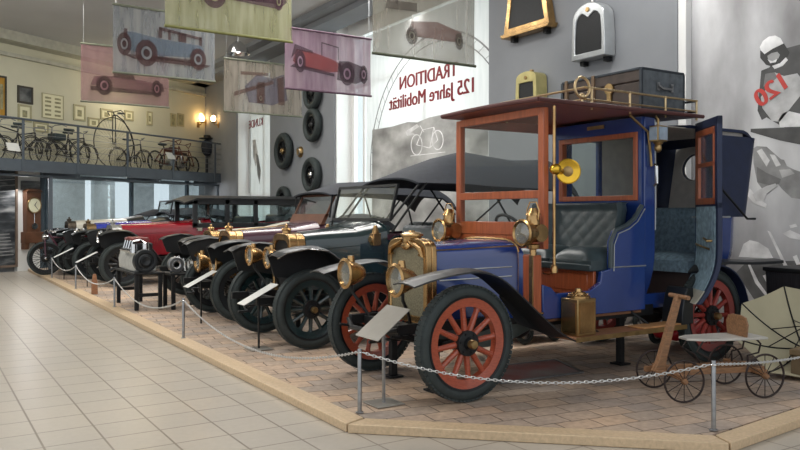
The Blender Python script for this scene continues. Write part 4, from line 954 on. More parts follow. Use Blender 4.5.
    def cush(nm, x0, x1, z0, z1, lean=0):
        g = [[(x0 + (x1 - x0) * i / 6 + lean, -bw + .1 + (2 * bw - .2) * j / 16, z1 - .04 * ((2 * i / 6 - 1) ** 4) - .012 * (1 if j % 2 else 0)) for j in range(17)] for i in range(7)]
        MB().sheet(g, lambda i, j: Vector((-lean, 0, z0 - g[i][j][2]))).build(nm, M['leather'], car)
    cush('seat_cushion', xs + .45, xs + .95, .72, .95); cush('seat_back', xs + .88, xs + 1.06, .9, bh + .16, .06)
    if xe - xs > 1.7: cush('seat_cushion', xe - .65, xe - .15, .72, .95); cush('seat_back', xe - .2, xe, .9, bh + .2, .04)
    MB().tube([(xd + .3, .3, hz), (xd + .62, .3, bh + .1)], .018, 8).torus((xd + .64, .3, bh + .11), (.75, 0, .65), .19, .015, 28, 8).build('steering_wheel', M['matblack'], car)
    # fenders and boards
    zf = 2 * r + o.get('fup', .23)
    fp = [(-.44, zf - .06), (-.34, zf - .01), (-.1, zf + .03), (.15, zf), (.4, zf - .17), (.62, zf - .38), (.82, .47), (1.0, .40)]
    rp_ = [(wb - .6, .4), (wb - .54, .55), (wb - .4, zf - .16), (wb - .2, zf - .02), (wb + .05, zf + .03), (wb + .3, zf - .04), (wb + .52, zf - .26), (wb + .6, zf - .45)]
    for s_ in (-1, 1):
        MB().prism([(x, z - .01) for x, z in fp[:6]] + [(.5, .62), (-.05, .74), (-.36, .78)], lambda u, v, w: (u, w, v), s_ * (tr - .15), s_ * (tr - .135)).build('fender_valance', M['matblack'], car)
        fender(fp, s_ * (tr - .15), s_ * (tr + .14), crown=.03).build('front_fender', fen, car, smooth=60); fender(rp_, s_ * (tr - .15), s_ * (tr + .14), crown=.03).build('rear_fender', fen, car, smooth=60)
        if o.get('fedge'): 
            g_ = MB().tube([(x, s_ * (tr + .14), z - .03) for x, z in fp], .007, 6); g_.build('fender_edge', M['chrome'], car)
        MB().bx(.95, wb - .58, s_ * (tr - .13), s_ * (tr + .14), .38, .41).build('running_board', M['matblack'], car, bevel=.005)
        MB().loft([[(x, s_ * (bw - .14), z) for z in (.41, .56)] + [(x, s_ * (bw - .12), z) for z in (.56, .41)] for x in (.7, wb - .5)]).build('board_valance', M['matblack'], car)
    ly = o.get('lampy', .34); lx = o.get('lampx', -.1)
    for s_ in (-1, 1): headlamp(car, lx - .1, s_ * ly, o.get('lampz', .78), o.get('lampr', .11), lamp)
    for s_ in o.get('sidelamps', ()):
        b = Vector((xd + .15, s_ * (bw * .9 + .04), hz + .02)); MB().box(b, (.1, .09, .14)).cyl(b + Vector((0, 0, .07)), b + Vector((0, 0, .16)), .045, .02, 10).cyl(b + Vector((-.05, 0, 0)), b + Vector((-.07, 0, 0)), .045, n=14).build('side_lamp', lamp, car, bevel=.006)
    # windscreen
    wsx = xd + CL - .02; wz0 = o.get('wz0', ht + .08); wz1 = o.get('wz1', wz0 + .42); ln = o.get('wlean', .08)
    if o.get('screen', True):
        f = lambda u, v, w: (wsx + ln * (v - wz0) / .4 + w, u, v); hw = bw * o.get('wsw', .96); out = [(-hw, wz0), (hw, wz0), (hw, wz1), (-hw, wz1)]; i_ = [(-hw + .03, wz0 + .03), (hw - .03, wz0 + .03), (hw - .03, wz1 - .03), (-hw + .03, wz1 - .03)]
        w_ = MB().frame(out, i_, f, -.015, .015)
        if o.get('woodbase'): w_.prism([(-hw, wz0 - .1), (hw, wz0 - .1), (hw, wz0 + .05), (-hw, wz0 + .05)], f, -.03, .03)
        w_ = w_.build('windscreen', o.get('screenm', M['brassd']), car); MB().prism(i_, f, -.003, .003).build('pane', M['fogglass'], w_)
    if o.get('canopy'):
        prof = o['canopy']; zc = o.get('cz', .0); hw = bw + .06; g = []   # list of (x, crown z, side z)
        for x, zt, zs_ in prof:
            row = []
            for j in range(13):
                v = 2 * j / 12 - 1; e = abs(v); row.append((x, v * hw, zs_ + (zt - zs_) * (1 - e ** 2.6)))
            g.append(row)
        cn = MB().sheet(g, lambda i, j: Vector((0, -.02 * g[i][j][1] / hw, -.02))).build('canopy', M['canvas'], car, smooth=60)
        TB = []
        for s_ in (-1, 1):
            x1, zt1, zs1 = prof[0]; TB.append([(wsx + .05, s_ * bw, wz0), (x1 + .04, s_ * (bw + .04), zs1)])
            for k in (len(prof) // 2, len(prof) - 2): TB.append([(wb - .2, s_ * (bw + .01), bh), (prof[k][0], s_ * (bw + .04), prof[k][2])])
            TB += [[(wsx + .06, s_ * (bw + .03), hz + .1), (x1 + .12, s_ * (bw + .05), zs1)]]
        each('canopy_bow', M['brassd'] if o.get('brassbow') else M['matblack'], cn, TB, .014)
    if o.get('folded'):
        g = []
        for i in range(7):
            u = i / 6; g.append([(xe - .5 + .75 * u, v * (bw + .05), bh + .14 + .2 * math.sin(PI * (.15 + .8 * u)) - .06 * v * v) for v in [2 * j / 8 - 1 for j in range(9)]])
        MB().sheet(g, (0, 0, -.13)).build('folded_hood', M['canvas'], car, smooth=60)
        TB = []
        for s_ in (-1, 1):
            for k in range(3): TB.append([(xe - .7, s_ * (bw + .03), bh), (xe - .2 + .2 * k, s_ * (bw + .06), bh + .3 - .03 * k)])
        each('hood_bow', M['matblack'], car, TB, .014)
    if o.get('limo'):
        xa, xb, z0, z1 = o['limo']; hw = bw; gh = MB()
        for s_ in (-1, 1):
            for x in (xa + .25, xa + .95, xa + 1.6, xb - .3): gh.bx(x - .05, x + .05, s_ * hw - .03, s_ * hw + .03, bh - .06, z1)
            gh.bx(xa + .2, xb - .2, s_ * hw - .03, s_ * hw + .03, z1 - .1, z1); gh.bx(xa + .2, xb - .2, s_ * hw - .03, s_ * hw + .03, bh - .08, bh + .02)
        gh.bx(xb - .33, xb - .25, -hw, hw, zb_ + .3, bh + .2); gh.bx(xb - .33, xb - .25, -hw, hw, z1 - .14, z1); gh = gh.build('cabin', M['black'], car, bevel=.006)
        q = MB().bx(xa + .9, xa + .94, -hw + .04, hw - .04, bh - .1, z1 - .05); q.build('partition', M['wood'], car) if False else None
        for s_ in (-1, 1):
            for a, b in ((xa + .3, xa + .9), (xa + 1.0, xa + 1.55), (xa + 1.65, xb - .35)): MB().bx(a, b, s_ * hw - .004, s_ * hw + .004, bh + .02, z1 - .1).build('window', M['glass'], gh)
        MB().bx(xb - .292, xb - .286, -hw + .03, hw - .03, bh + .2, z1 - .14).build('window', M['glass'], gh)
        MB().bx(xa + .93, xa + .97, hw - .08, hw - .03, bh, z1).bx(xa + .93, xa + .97, -hw + .03, -hw + .1, bh, z1).build('wood_post', M['wood'], gh)
        g = []
        for i in range(12):
            u = i / 11; x = xa + (xb - xa) * u; dr = .1 * max(0, 1 - u / .1) ** 1.5 + .06 * max(0, (u - .93) / .07)
            g.append([(x, v * (hw + .07), z1 + .1 - dr - .07 * abs(v) ** 2.4) for v in [2 * j / 10 - 1 for j in range(11)]])
        MB().sheet(g, (0, 0, -.035)).build('roof', M['matblack'], car, smooth=60)
    return car
gray_silver = mat('dull silver', srgb(150, 150, 146), .3, .8, .12, 6)
veteran('tourer_car', 'dark green open tourer with large grey canvas top behind the blue car', 3.6, 8.14, dict(paint=M['green'], r=.425, track=1.36, wb=3.2, rw=.5, hz=1.14, hoodlen=.56, bw=.62, xr=.05, canopy=[(1.4, 1.90, 1.82), (1.75, 2.05, 1.82), (2.12, 2.18, 1.82), (2.5, 2.27, 1.80), (3.3, 2.19, 1.78), (3.9, 2.22, 1.76), (4.1, 2.05, 1.6)], wz0=1.37, wz1=1.80, wlean=.1, cowl=.3, lampz=.97, lampr=.11, lampy=.27, lampx=-.22, fedge=True, wsw=1.16, screenm=M['matblack'], wheelm=M['green'], sidelamps=(-1, 1), bh=1.14))
veteran('tourer_car', 'maroon tourer with brass radiator and wood based windscreen beside the green tourer', 3.72, 10.42, dict(paint=M['maroon'], r=.425, track=1.16, wb=3.0, rw=.5, hz=1.13, hoodlen=.74, bw=.58, xr=.06, canopy=[(1.32, 1.78, 1.73), (1.8, 1.93, 1.76), (2.6, 1.98, 1.74), (3.3, 1.95, 1.7), (3.6, 1.8, 1.5)], wz0=1.4, wz1=1.74, wlean=.2, woodbase=True, screenm=mat('dark walnut', srgb(98, 62, 46), .4, 0, .2, 6), lampz=.76, lampr=.135, lampy=.34, lampx=-.2, wheelm=M['black'], wire=True, nsp=40, hinge=M['brassd']))
veteran('tourer_car', 'cream bonneted open car with brass radiator and folded hood, behind the maroon tourer', 4.1, 13.1, dict(paint=M['cream'], r=.42, track=1.2, wb=2.9, rw=.5, hz=1.07, hoodlen=1.0, bw=.6, xr=.32, folded=True, wz1=1.6, lampz=.86, lampr=.1, lampy=.3, lampx=.06, lamp=M['chrome'], wheelm=M['black'], screen=False))
veteran('limousine_car', 'dark red limousine with black roof and black fenders behind the engine bench', 3.5, 16.6, dict(paint=M['red'], r=.44, track=1.4, wb=3.2, rw=.6, hz=1.14, hoodlen=1.35, bw=.66, xr=.0, bh=1.24, limo=(1.25, 4.3, 1.2, 1.76), radm=gray_silver, lamp=M['chrome'], lampr=.12, lampy=.42, lampz=.95, lampx=-.12, wheelm=M['black'], nsp=12, louvres=8, screen=True, wz1=1.72, screenm=M['black'], sidelamps=(-1,)))
veteran('tourer_car', 'royal blue bonneted car with silver headlamps left of the dark red limousine', 3.35, 18.75, dict(paint=M['black'], hood=M['royal'], canopy=[(1.7, 1.5, 1.42), (2.2, 1.6, 1.44), (2.9, 1.6, 1.42), (3.5, 1.5, 1.3)], r=.42, track=1.3, wb=3.0, rw=.56, hz=1.14, hoodlen=1.2, bw=.6, xr=.06, radm=mat('brown brass radiator', srgb(112, 92, 64), .35, .8), lamp=M['chrome'], lampr=.14, lampy=.42, lampz=.95, lampx=-.1, wheelm=M['black'], cap=M['chrome'], screenm=M['black']))
veteran('tourer_car', 'white bonneted car with tall brown radiator, farthest in the row by the clock', 3.25, 20.95, dict(paint=M['black'], hood=M['cream'], canopy=[(1.8, 1.45, 1.4), (2.2, 1.58, 1.42), (2.9, 1.58, 1.4), (3.4, 1.45, 1.3)], r=.42, track=1.26, wb=2.9, rw=.56, hz=1.18, hoodlen=1.2, bw=.58, xr=.1, radm=mat('dark bronze radiator', srgb(84, 76, 66), .4, .8), lamp=M['chrome'], lampr=.13, lampy=.4, lampz=.92, lampx=-.1, wheelm=M['black'], cap=M['chrome'], screenm=M['black'], screen=False))
# small red motor tricycle at the very end of the platform
tc = thing('motor_tricycle', 'small dark red framed motor tricycle at the far corner of the platform', 'tricycle', (2.62, 19.86, PZ))
for k, (x, y) in enumerate(((.0, 0), (.62, -.2), (.62, .2))): wheel(tc, x, y, .4, .4, .035, M['matblack'], 32, M['matblack'], -1, M['chrome'], True)
MB().tube([(0, -.06, .4), (-.02, -.06, .85), (.1, 0, .98)], .018).tube([(0, .06, .4), (-.02, .06, .85), (.1, 0, .98)], .018).tube([(.1, 0, .95), (.3, 0, .6), (.62, 0, .45)], .03).tube([(.1, 0, .9), (.4, 0, .88), (.62, 0, .45)], .022).tube([(.62, -.21, .4), (.62, .21, .4)], .02).build('frame', M['maroon'], tc)
MB().tube([(.2, -.26, 1.02), (.08, -.2, 1.06), (.06, 0, 1.02), (.08, .2, 1.06), (.2, .26, 1.02)], .013).build('handlebar', M['chrome'], tc)
MB().sphere((.4, 0, .95), (.16, .1, .05)).build('saddle', M['leather'], tc); MB().lathe([(0, -.1), (.06, -.08), (.08, 0), (.08, .05), (0, .05)], (-.02, 0, .9), (-1, 0, 0), 18).build('headlamp', M['chrome'], tc)
MB().cyl((.4, -.09, .45), (.4, .09, .45), .09).cyl((.4, 0, .45), (.4, 0, .65), .06).build('engine', M['steel'], tc)
# ================================================================ rope posts, chains and info plates
bpos = [(2.63, 18.9), (2.63, 15.85), (2.63, 12.45), (2.65, 8.89), (2.74, 4.86), (4.52, 3.19), (7.75, 3.50)]
blab = ['farthest steel barrier post, by the clock wall', 'steel barrier post in front of the blue bonneted car', 'steel barrier post at the engine bench', 'steel barrier post in front of the maroon tourer', 'steel barrier post at the platform corner nearest the info plate of the blue car', 'steel barrier post in front of the wooden cart', 'steel barrier post at the far right end']
bz = .46
def post(x, y, lab):
    t = thing('barrier_post', lab, 'post', (x, y, PZ), 0, 'steel barrier posts'); MB().lathe([(0, 0), (.03, 0), (.03, .006), (.0155, .008), (.0155, bz), (.014, bz + .006), (0, bz + .006)], (0, 0, 0), (0, 0, 1), 20).build('post', M['steel'], t)
    MB().torus((0, 0, bz - .02), (0, 0, 1), .02, .005, 14, 6).build('ring', M['chrome'], t)
for (x, y), l in zip(bpos[:6], blab[:6]): post(x, y, l)
def chain(a, b, sag, lab, link_len=.036):
    A = Vector((a[0], a[1], PZ + bz - .02)); B = Vector((b[0], b[1], PZ + bz - .02)); d = (B - A).normalized(); A = A + d * .022; B = B - d * .022; n = 200; pts = [A.lerp(B, i / n) - Vector((0, 0, sag * 4 * (i / n) * (1 - i / n))) for i in range(n + 1)]
    L = sum((pts[i + 1] - pts[i]).length for i in range(n)); m = max(20, int(L / (link_len * .72))); mb = MB(); acc = 0; j = 0; want = 0
    cum = [0]
    for i in range(n): cum.append(cum[-1] + (pts[i + 1] - pts[i]).length)
    for k in range(m):
        s_ = (k + .5) * L / m
        while cum[j + 1] < s_: j += 1
        c = pts[j].lerp(pts[j + 1], (s_ - cum[j]) / (cum[j + 1] - cum[j])); t = (pts[j + 1] - pts[j]).normalized(); u = t.cross(Vector((0, 0, 1))).normalized(); w = u.cross(t)
        if k % 2: u = w
        h = link_len / 2; wd = .0085
        mb.tube([c + t * h * .95 * math.cos(q) + u * wd * math.sin(q) for q in [2 * PI * i / 8 for i in range(8)]], .0036, 4, True)
    o = mb.build('barrier_chain', M['chain'], None, smooth=60); tag(o, lab, 'chain', 'barrier chains')
clab = ['farthest barrier chain, in front of the white car', 'barrier chain in front of the blue bonneted car', 'barrier chain below the engine bench', 'long barrier chain in front of the maroon and green tourers', 'barrier chain across the front wheel of the blue car', 'barrier chain in front of the wooden cart, running out to the right']
for i in range(6): chain(bpos[i], bpos[i + 1], (.17, .2, .24, .27, .17, .1)[i], clab[i])
def sign(x, y, lab, w=.36, h=.2, zc=.62, rot=R(-20), m=None, base=True, tilt=40):
    t = thing('info_plate', lab, 'sign', (x, y, PZ), rot, 'info plates on posts')
    MB().bx(-.008, .008, -.012, .012, .0 if not base else .006, zc).build('post', M['matblack'] if m is None else M['steel'], t)
    if base: MB().bx(-.12, .12, -.12, .12, 0, .008).build('base_plate', M['greyplate'], t, bevel=.002)
    rm = Matrix.Rotation(R(tilt), 3, 'Y'); c = Vector((-.01, 0, zc + .02))
    MB().box(c, (h, w, .006), Matrix.Rotation(R(-tilt), 3, 'Y')).build('plate', m or M['paper'], t, bevel=.001)
    q = MB(); rt = Matrix.Rotation(R(-tilt), 3, 'Y')
    return t
sign(3.03, 5.0, 'grey tilted info plate in front of the blue car', .34, .36, .6, 0, M['greyplate'], True, 37)
sg = [(3.12, 7.74, 'white tilted info plate in front of the dark green tourer'), (3.2, 9.95, 'white tilted info plate in front of the maroon tourer'), (3.92, 12.02, 'short white info plate below the chrome lamp of the cream car'), (2.9, 16.2, 'white tilted info plate by the black fender of the dark red limousine'), (2.8, 18.35, 'white tilted info plate in front of the blue bonneted car')]
for x, y, l in sg: sign(x, y, l, .2, .44, .57, 0, None, y < 8, 27)
# mottled red and grey plate on the paving below the blue car
q = [P(501, 384, Z=PZ), P(584, 373, Z=PZ), P(556, 360, Z=PZ), P(478, 369, Z=PZ)]
c0 = sum(q, Vector()) / 4; t = thing('floor_plate', 'steel framed red and grey plate lying on the paving under the blue car', 'plate', (c0.x, c0.y, PZ))
o4 = [((p - c0).x, (p - c0).y) for p in q]; i4 = [(a * .93, b * .93) for a, b in o4]
MB().frame(o4, i4, lambda u, v, w: (u, v, w), .0, .014).build('frame', M['steel'], t); MB().prism(i4, lambda u, v, w: (u, v, w), .0, .009).build('sheet', mat('red grey sheet', srgb(168, 66, 60), .45, 0, .2, 2.2, c2=srgb(150, 150, 146)), t)
# jack stands
def jack(x, y, h, lab):
    m = MB().bx(-.07, .07, -.07, .07, 0, .015).bx(-.03, .03, -.03, .03, .015, h - .02).bx(-.05, .05, -.05, .05, h - .02, h); o = m.build('jack_stand', M['matblack'], None, (x, y, PZ), bevel=.004); tag(o, lab, 'stand')
jack(3.6, 5.43 - .3, .34, 'black jack stand under the front axle of the blue car, nearer one'); jack(3.6, 5.43 + .35, .34, 'black jack stand under the front axle of the blue car, by its far front wheel')
jack(5.75, 5.08, .49, 'black jack stand under the middle of the blue car'); jack(3.6, 7.8, .33, 'black jack stand under the front axle of the green tourer')
# ---------------------------------------------------------------- travelling trunk on the roof rack
t = thing('travel_trunk', 'dark travelling trunk with metal corners on the roof rack of the blue car', 'trunk', (5.87, 4.93, PZ + 2.448))
tx, ty, tz = .62, 1.05, .4
MB().bx(0, tx, 0, ty, 0, tz * .7).build('body', mat('brown grey trunk canvas', srgb(74, 64, 58), .7, 0, .2, 10, bump=.1), t, bevel=.012); MB().bx(-.004, tx + .004, -.004, ty + .004, tz * .71, tz).build('lid', mat('brown grey trunk lid', srgb(78, 68, 62), .7, 0, .2, 10, bump=.1), t, bevel=.014)
MB().bx(-.006, tx + .006, -.012, -.003, .005, tz - .005).build('end_panel', mat('slate blue end panel', srgb(84, 90, 95), .55, 0, .3, 16, bump=.1), t)
e = MB()
for x in (0, tx): 
    for y in (0, ty): e.bx(x - .014, x + .014, y - .016, y + .014, 0, tz)
for z in (0.012, tz): 
    for y in (0, ty): e.bx(0, tx, y - .016, y + .012, z - .012, z + .012)
    for x in (0, tx): e.bx(x - .014, x + .012, 0, ty, z - .012, z + .012)
e.build('edging', mat('dark metal edging', srgb(58, 64, 70), .45, .5, .2, 10), t, bevel=.003)
for y in (.6, .98): MB().bx(-.022, tx + .01, y - .02, y + .02, 0, tz + .016).build('wooden_slat', mat('slat wood', srgb(112, 90, 66), .55), t, bevel=.004)
MB().cyl((-.03, .38, tz * .62), (-.004, .38, tz * .62), .055, n=20).bx(-.028, -.004, .355, .405, tz * .3, tz * .62).build('lock', M['brassd'], t)
MB().bx(.2, .24, -.03, -.01, .2, .28).bx(.4, .44, -.03, -.01, .2, .28).tube([(.22, -.03, .25), (.26, -.05, .22), (.38, -.05, .22), (.42, -.03, .25)], .014, 8).build('handle', M['steel'], t)
# ---------------------------------------------------------------- wooden four wheeled child's cart
F1, F2, R1, R2 = Vector((4.98, 3.77, 0)), Vector((5.2, 4.23, 0)), Vector((5.65, 3.53, 0)), Vector((5.83, 4.0, 0))
mid = (F1 + F2 + R1 + R2) / 4; fwd = ((F1 + F2) - (R1 + R2)).normalized(); ct = thing('wooden_cart', 'old wooden child\'s cart with four thin spoked wheels and a steering post', 'cart', (mid.x, mid.y, PZ), math.atan2(-fwd.y, -fwd.x))
inv = Matrix.Rotation(-ct.rotation_euler.z, 3, 'Z'); lw = lambda p: inv @ (p - mid)
for p, r, ax in ((F1, .165, F2 - F1), (F2, .16, F2 - F1), (R1, .175, R2 - R1), (R2, .17, R2 - R1)):
    a = (inv @ ax).normalized(); l = lw(p); n = 14; w = MB().torus((0, 0, 0), (0, 1, 0), r - .007, .0085, 48, 8)
    for k in range(12): b = 2 * PI * k / 12; w.cyl((.02 * math.cos(b), 0, .02 * math.sin(b)), ((r - .01) * math.cos(b), 0, (r - .01) * math.sin(b)), .0035, n=5)
    o = w.build('wheel', mat('rusty iron', srgb(52, 42, 40), .55, .5, .3, 12) if 'rust' not in M else M['rust'], ct, (l.x, l.y, r)); M['rust'] = o.data.materials[0]; o.rotation_euler = (0, 0, math.atan2(a.y, a.x) - PI / 2)
    MB().lathe([(0, -.035), (.016, -.035), (.024, -.015), (.024, .015), (.016, .035), (0, .035)], n=14).build('hub', M['oldwood'], o)
f1, f2, r1, r2 = lw(F1), lw(F2), lw(R1), lw(R2); up = lambda v, z: Vector((v.x, v.y, z))
MB().tube([up(f1, .165), up(f2, .165)], .009, 8).build('front_axle', M['rust'], ct); MB().tube([up(r1, .172), up(r2, .172)], .009, 8).build('rear_axle', M['rust'], ct)
fm, rm2 = (f1 + f2) / 2, (r1 + r2) / 2
def plank(a, b, w, h, z): d = (b - a).normalized(); m = (a + b) / 2; return MB().box((m.x, m.y, z), ((b - a).length, w, h), Matrix.Rotation(math.atan2(d.y, d.x), 3, 'Z'))
for s_ in (-1, 1): plank(up(fm, 0) + Vector((-.16, s_ * .09, 0)), up(rm2, 0) + Vector((.1, s_ * .11, 0)), .03, .045, .2).build('frame_beam', M['oldwood'], ct, bevel=.004)
plank(f1, f2, .05, .045, .19).build('axle_beam', M['oldwood'], ct, bevel=.004); plank(r1, r2, .05, .045, .2).build('axle_beam', M['oldwood'], ct, bevel=.004)
sx = (fm.x * .98)
MB().loft([[(sx - .1 + t_ * .18 + a, b, .2 + t_ * .6) for a, b in ((-w, -.028), (w, -.028), (w, .028), (-w, .028))] for t_, w in ((0, .05), (.15, .034), (.6, .026), (1, .02))]).build('steering_post', M['oldwood'], ct, bevel=.004)
MB().cyl((sx + .08, -.14, .79), (sx + .08, .12, .79), .018, n=10).build('handle', M['oldwood'], ct)
sb = MB(); sb.prism([(-.32, -.06), (-.22, -.12), (.1, -.15), (.36, -.14), (.36, .14), (.1, .15), (-.22, .12), (-.32, .06)], lambda u, v, w: (u + .1, v, w), .44, .458); sb.build('seat_board', M['greywood'], ct, bevel=.004)
MB().loft([[(.27 + .02 * k + a, y, .458 + z * (.17 if k == 0 else .17)) for y, z in [(-.12, 0), (-.135, .6), (-.11, .92), (-.06, 1), (.06, 1), (.11, .92), (.135, .6), (.12, 0)]] for k, a in ((0, 0), (0, .016))]).build('backrest', M['oldwood'], ct, bevel=.003)
for s_ in (-1, 1):
    each('seat_spring', M['rust'], ct, ([(.38, s_ * .1, .44), (.42, s_ * .1, .4), (.4, s_ * .1, .33), (.3, s_ * .1, .31), (.3, s_ * .1, .225)], [(-.1, s_ * .1, .44), (-.16, s_ * .1, .36), (-.05, s_ * .1, .3), (0, s_ * .1, .225)]), .008)
# ---------------------------------------------------------------- small red pedal cars below and behind
m_pred = mat('bright red toy paint', srgb(190, 28, 40), .3, 0, .08, 4, coat=.4)
def pedal(x, y, rz, lab, L=.9, m=m_pred, hgt=.3):
    t = thing('pedal_car', lab, 'pedal car', (x, y, PZ), rz, 'toy pedal cars'); r = .125
    secs = []
    for u, w, z0, z1 in ((0, .12, .12, .2), (.06, .17, .09, .24), (.35, .19, .08, hgt), (.5, .2, .08, hgt + .02), (.8, .19, .08, hgt), (.97, .13, .1, .24), (1, .08, .13, .2)):
        secs.append([(L * u, y_ * w, z0 + (z1 - z0) * zz) for y_, zz in ((-.8, 0), (-1, .3), (-1, .65), (-.7, .95), (0, 1), (.7, .95), (1, .65), (1, .3), (.8, 0))])
    MB().loft(secs).build('body', m, t, smooth=60)
    for px_ in (.17, .78):
        for s_ in (-1, 1):
            w = MB().lathe([(r - .03 + .03 * math.cos(2 * PI * k / 10), .028 * math.sin(2 * PI * k / 10)) for k in range(10)], n=28, ring=True).build('wheel', M['tyre'], t, (L * px_, s_ * .2, r))
            q = MB().lathe([(.0, -.02), (.03, -.022), (.035, -.01), (.035, .01), (0, .02)], n=14).lathe([(r - .06, -.014), (r - .045, -.014), (r - .045, .014), (r - .06, .014)], n=24, ring=True)
            for k in range(5): a = 2 * PI * k / 5; q.box((.06 * math.cos(a) * .9, 0, .06 * math.sin(a) * .9), (.07, .016, .022), Matrix.Rotation(-a, 3, 'Y'))
            q.build('hubcap', M['steel'], w)
    MB().torus((L * .48, 0, hgt + .08), (.8, 0, .6), .07, .008, 20, 6).cyl((L * .44, 0, hgt), (L * .48, 0, hgt + .08), .008, n=6).build('steering_wheel', M['matblack'], t)
    MB().bx(L * .62, L * .8, -.1, .1, hgt - .04, hgt + .06).build('seat', M['leather'], t, bevel=.02)
pedal(6.83, 5.45, 0, 'red toy pedal car peeping out under the tail of the blue car', .92, hgt=.27)
pedal(6.0, 7.08, R(0), 'red toy pedal car standing behind the blue car, nearer its front', .8)
pedal(7.0, 6.62, R(0), 'silver toy pedal car standing behind the blue car', .8, M['silver'])
pedal(5.6, 6.62, R(0), 'pale toy pedal car just behind the running board of the blue car', .75, mat('pale toy paint', srgb(176, 170, 172), .35))
# ---------------------------------------------------------------- open parasol, chest and pram box at the right
pc = Vector((6.98, 3.98, .86)); ax = Vector((-.55, -.42, .9)).normalized()
pr = thing('parasol', 'open cream canvas parasol lying on its side beside the rear wheel', 'parasol', (6.6, 4.1, PZ))
u_ = Vector((0, 0, 1)).cross(ax).normalized(); w_ = ax.cross(u_); base = Vector((6.6, 4.1, PZ)); N = 8; RAD = .62; DEP = .22
g = []; 
for i in range(9):
    t_ = i / 8; row = []
    for j in range(N * 6 + 1):
        a = 2 * PI * j / (N * 6) + .2; k = abs(((j % 6) / 6) * 2 - 1); sc_ = 1 - .10 * t_ * (1 - k * k)
        row.append(pc + (u_ * math.cos(a) + w_ * math.sin(a)) * RAD * t_ * sc_ + ax * DEP * t_ * t_ - base)
    g.append(row)
lowz = min(p.z for r_ in g for p in r_); dz = Vector((0, 0, -lowz + .002)); g = [[p + dz for p in r_] for r_ in g]
MB().sheet(g, -ax * .004).build('canopy', mat('cream parasol canvas', srgb(176, 168, 140), .85, 0, .06, 5), pr, smooth=50)
for j in range(N): MB().tube([g[i][j * 6] + ax * .006 for i in range(9)], .007, 6).tube([g[4][j * 6] + ax * .008, g[0][0] + ax * .3], .005, 6).build('rib', M['matblack'], pr)
MB().cyl(g[0][0] - ax * .06, g[0][0] + ax * .7, .014, n=10).build('pole', M['oldwood'], pr)
tag(pr, pr['label'], 'parasol')
q = P(797, 381, Z=PZ)
bo_ = thing('wooden_chest', 'brown wooden chest on the paving at the right edge', 'chest', (q.x + .1, q.y - .14, PZ), R(8))
MB().bx(0, .6, 0, .24, 0, .2).build('body', mat('dark brown chest', srgb(92, 76, 54), .6, 0, .25, 6), bo_, bevel=.01); MB().bx(-.01, .61, -.01, .25, .202, .26).build('lid', mat('brown chest lid', srgb(112, 94, 66), .6, 0, .25, 6), bo_, bevel=.012)
q = P(776, 297, Y=4.3); 
ps = thing('pram_stand', 'black stand holding the black pram box behind the parasol', 'stand', (q.x + .56, 4.35, PZ)); hh = q.z - PZ - .02
MB().lathe([(0, 0), (.16, 0), (.16, .02), (.03, .04), (.025, hh - .03), (.12, hh - .01), (.12, hh), (0, hh)], (0, 0, 0), (0, 0, 1), 20).build('pedestal', M['matblack'], ps)
pb = thing('pram_box', 'black ribbed pram box above the cream parasol at the right edge', 'pram', (q.x + .56, 4.35, PZ + hh))
MB().loft([[(x * k, y * k2, z) for x, y in ((-.34, -.2), (.34, -.2), (.34, .2), (-.34, .2))] for k, k2, z in ((.97, .96, 0), (1, 1, .25))]).build('body', mat('black ribbed pram body', srgb(34, 34, 38), .45, 0, .5, 40, stretch=(3, 3, .1)), pb, bevel=.008)
MB().bx(-.36, .36, -.22, .22, .25, .29).build('rim', M['matblack'], pb, bevel=.01)
# ---------------------------------------------------------------- engine and chassis on a steel bench
TH = .565
bn = thing('engine_bench', 'black steel bench carrying a silver engine in front of the red limousine', 'bench', (2.78, 11.8, PZ))
MB().bx(-.02, .44, -.05, 1.25, TH - .025, TH).build('top_plate', M['matblack'], bn, bevel=.004)
for x, y in ((.03, 0), (.38, 0), (.03, 1.2), (.38, 1.2)): MB().bx(x - .028, x + .028, y - .028, y + .028, 0, TH - .026).build('leg', M['matblack'], bn, bevel=.004)
for y in (0, 1.2): MB().bx(.06, .35, y - .015, y + .015, .2, .25).build('brace', M['matblack'], bn)
en_ = thing('display_engine', 'silver and black car engine with red top displayed on the steel bench', 'engine', (2.99, 12.12, PZ + TH)); en_.scale = (1.15, 1.28, 1.15)
alu = mat('cast aluminium', srgb(206, 206, 200), .45, .55, .12, 12)
q = MB().loft([[(x * k, y, z) for x, z in ((-.15, .0), (.15, .0), (.17, .14), (.12, .25), (-.12, .25), (-.17, .14))] for y, k in ((-.1, .9), (.0, 1), (.38, 1), (.46, .85), (.86, .7))])
for k in range(4): q.cyl((-.1, .02 + k * .12, .23), (-.1, .02 + k * .12, .29), .045, n=14)
q.build('crankcase', alu, en_, bevel=.012)
MB().bx(-.1, .12, -.02, .46, .25, .38).build('cylinder_block', M['matblack'], en_, bevel=.015)
MB().bx(-.07, .09, .06, .5, .38, .45).tube([(-.1, .06, .42), (-.12, .26, .44), (-.1, .5, .42)], .025).build('rocker_cover', mat('dull red enamel', srgb(120, 52, 50), .4), en_, bevel=.015)
MB().lathe([(0, -.06), (.06, -.07), (.07, -.045), (.1, -.04), (.11, -.06), (.15, -.06), (.155, .02), (0, .02)], (-.04, -.2, .15), (0, 1, 0), 36).build('flywheel', M['black'], en_, bevel=.004)
p_ = MB()
for k in range(4): p_.tube([(.08, .02 + k * .12, .34), (-.04, .02 + k * .12, .42), (-.14, .0 + k * .12, .4), (-.17, .0 + k * .12, .28)], .02, 8)
p_.tube([(-.17, -.06, .28), (-.17, .46, .28)], .028, 8).cyl((-.14, -.07, .25), (-.14, -.07, .37), .045, n=16).cyl((.0, -.1, .25), (.0, -.1, .38), .05, n=16); p_.build('pipework', M['chrome'], en_)
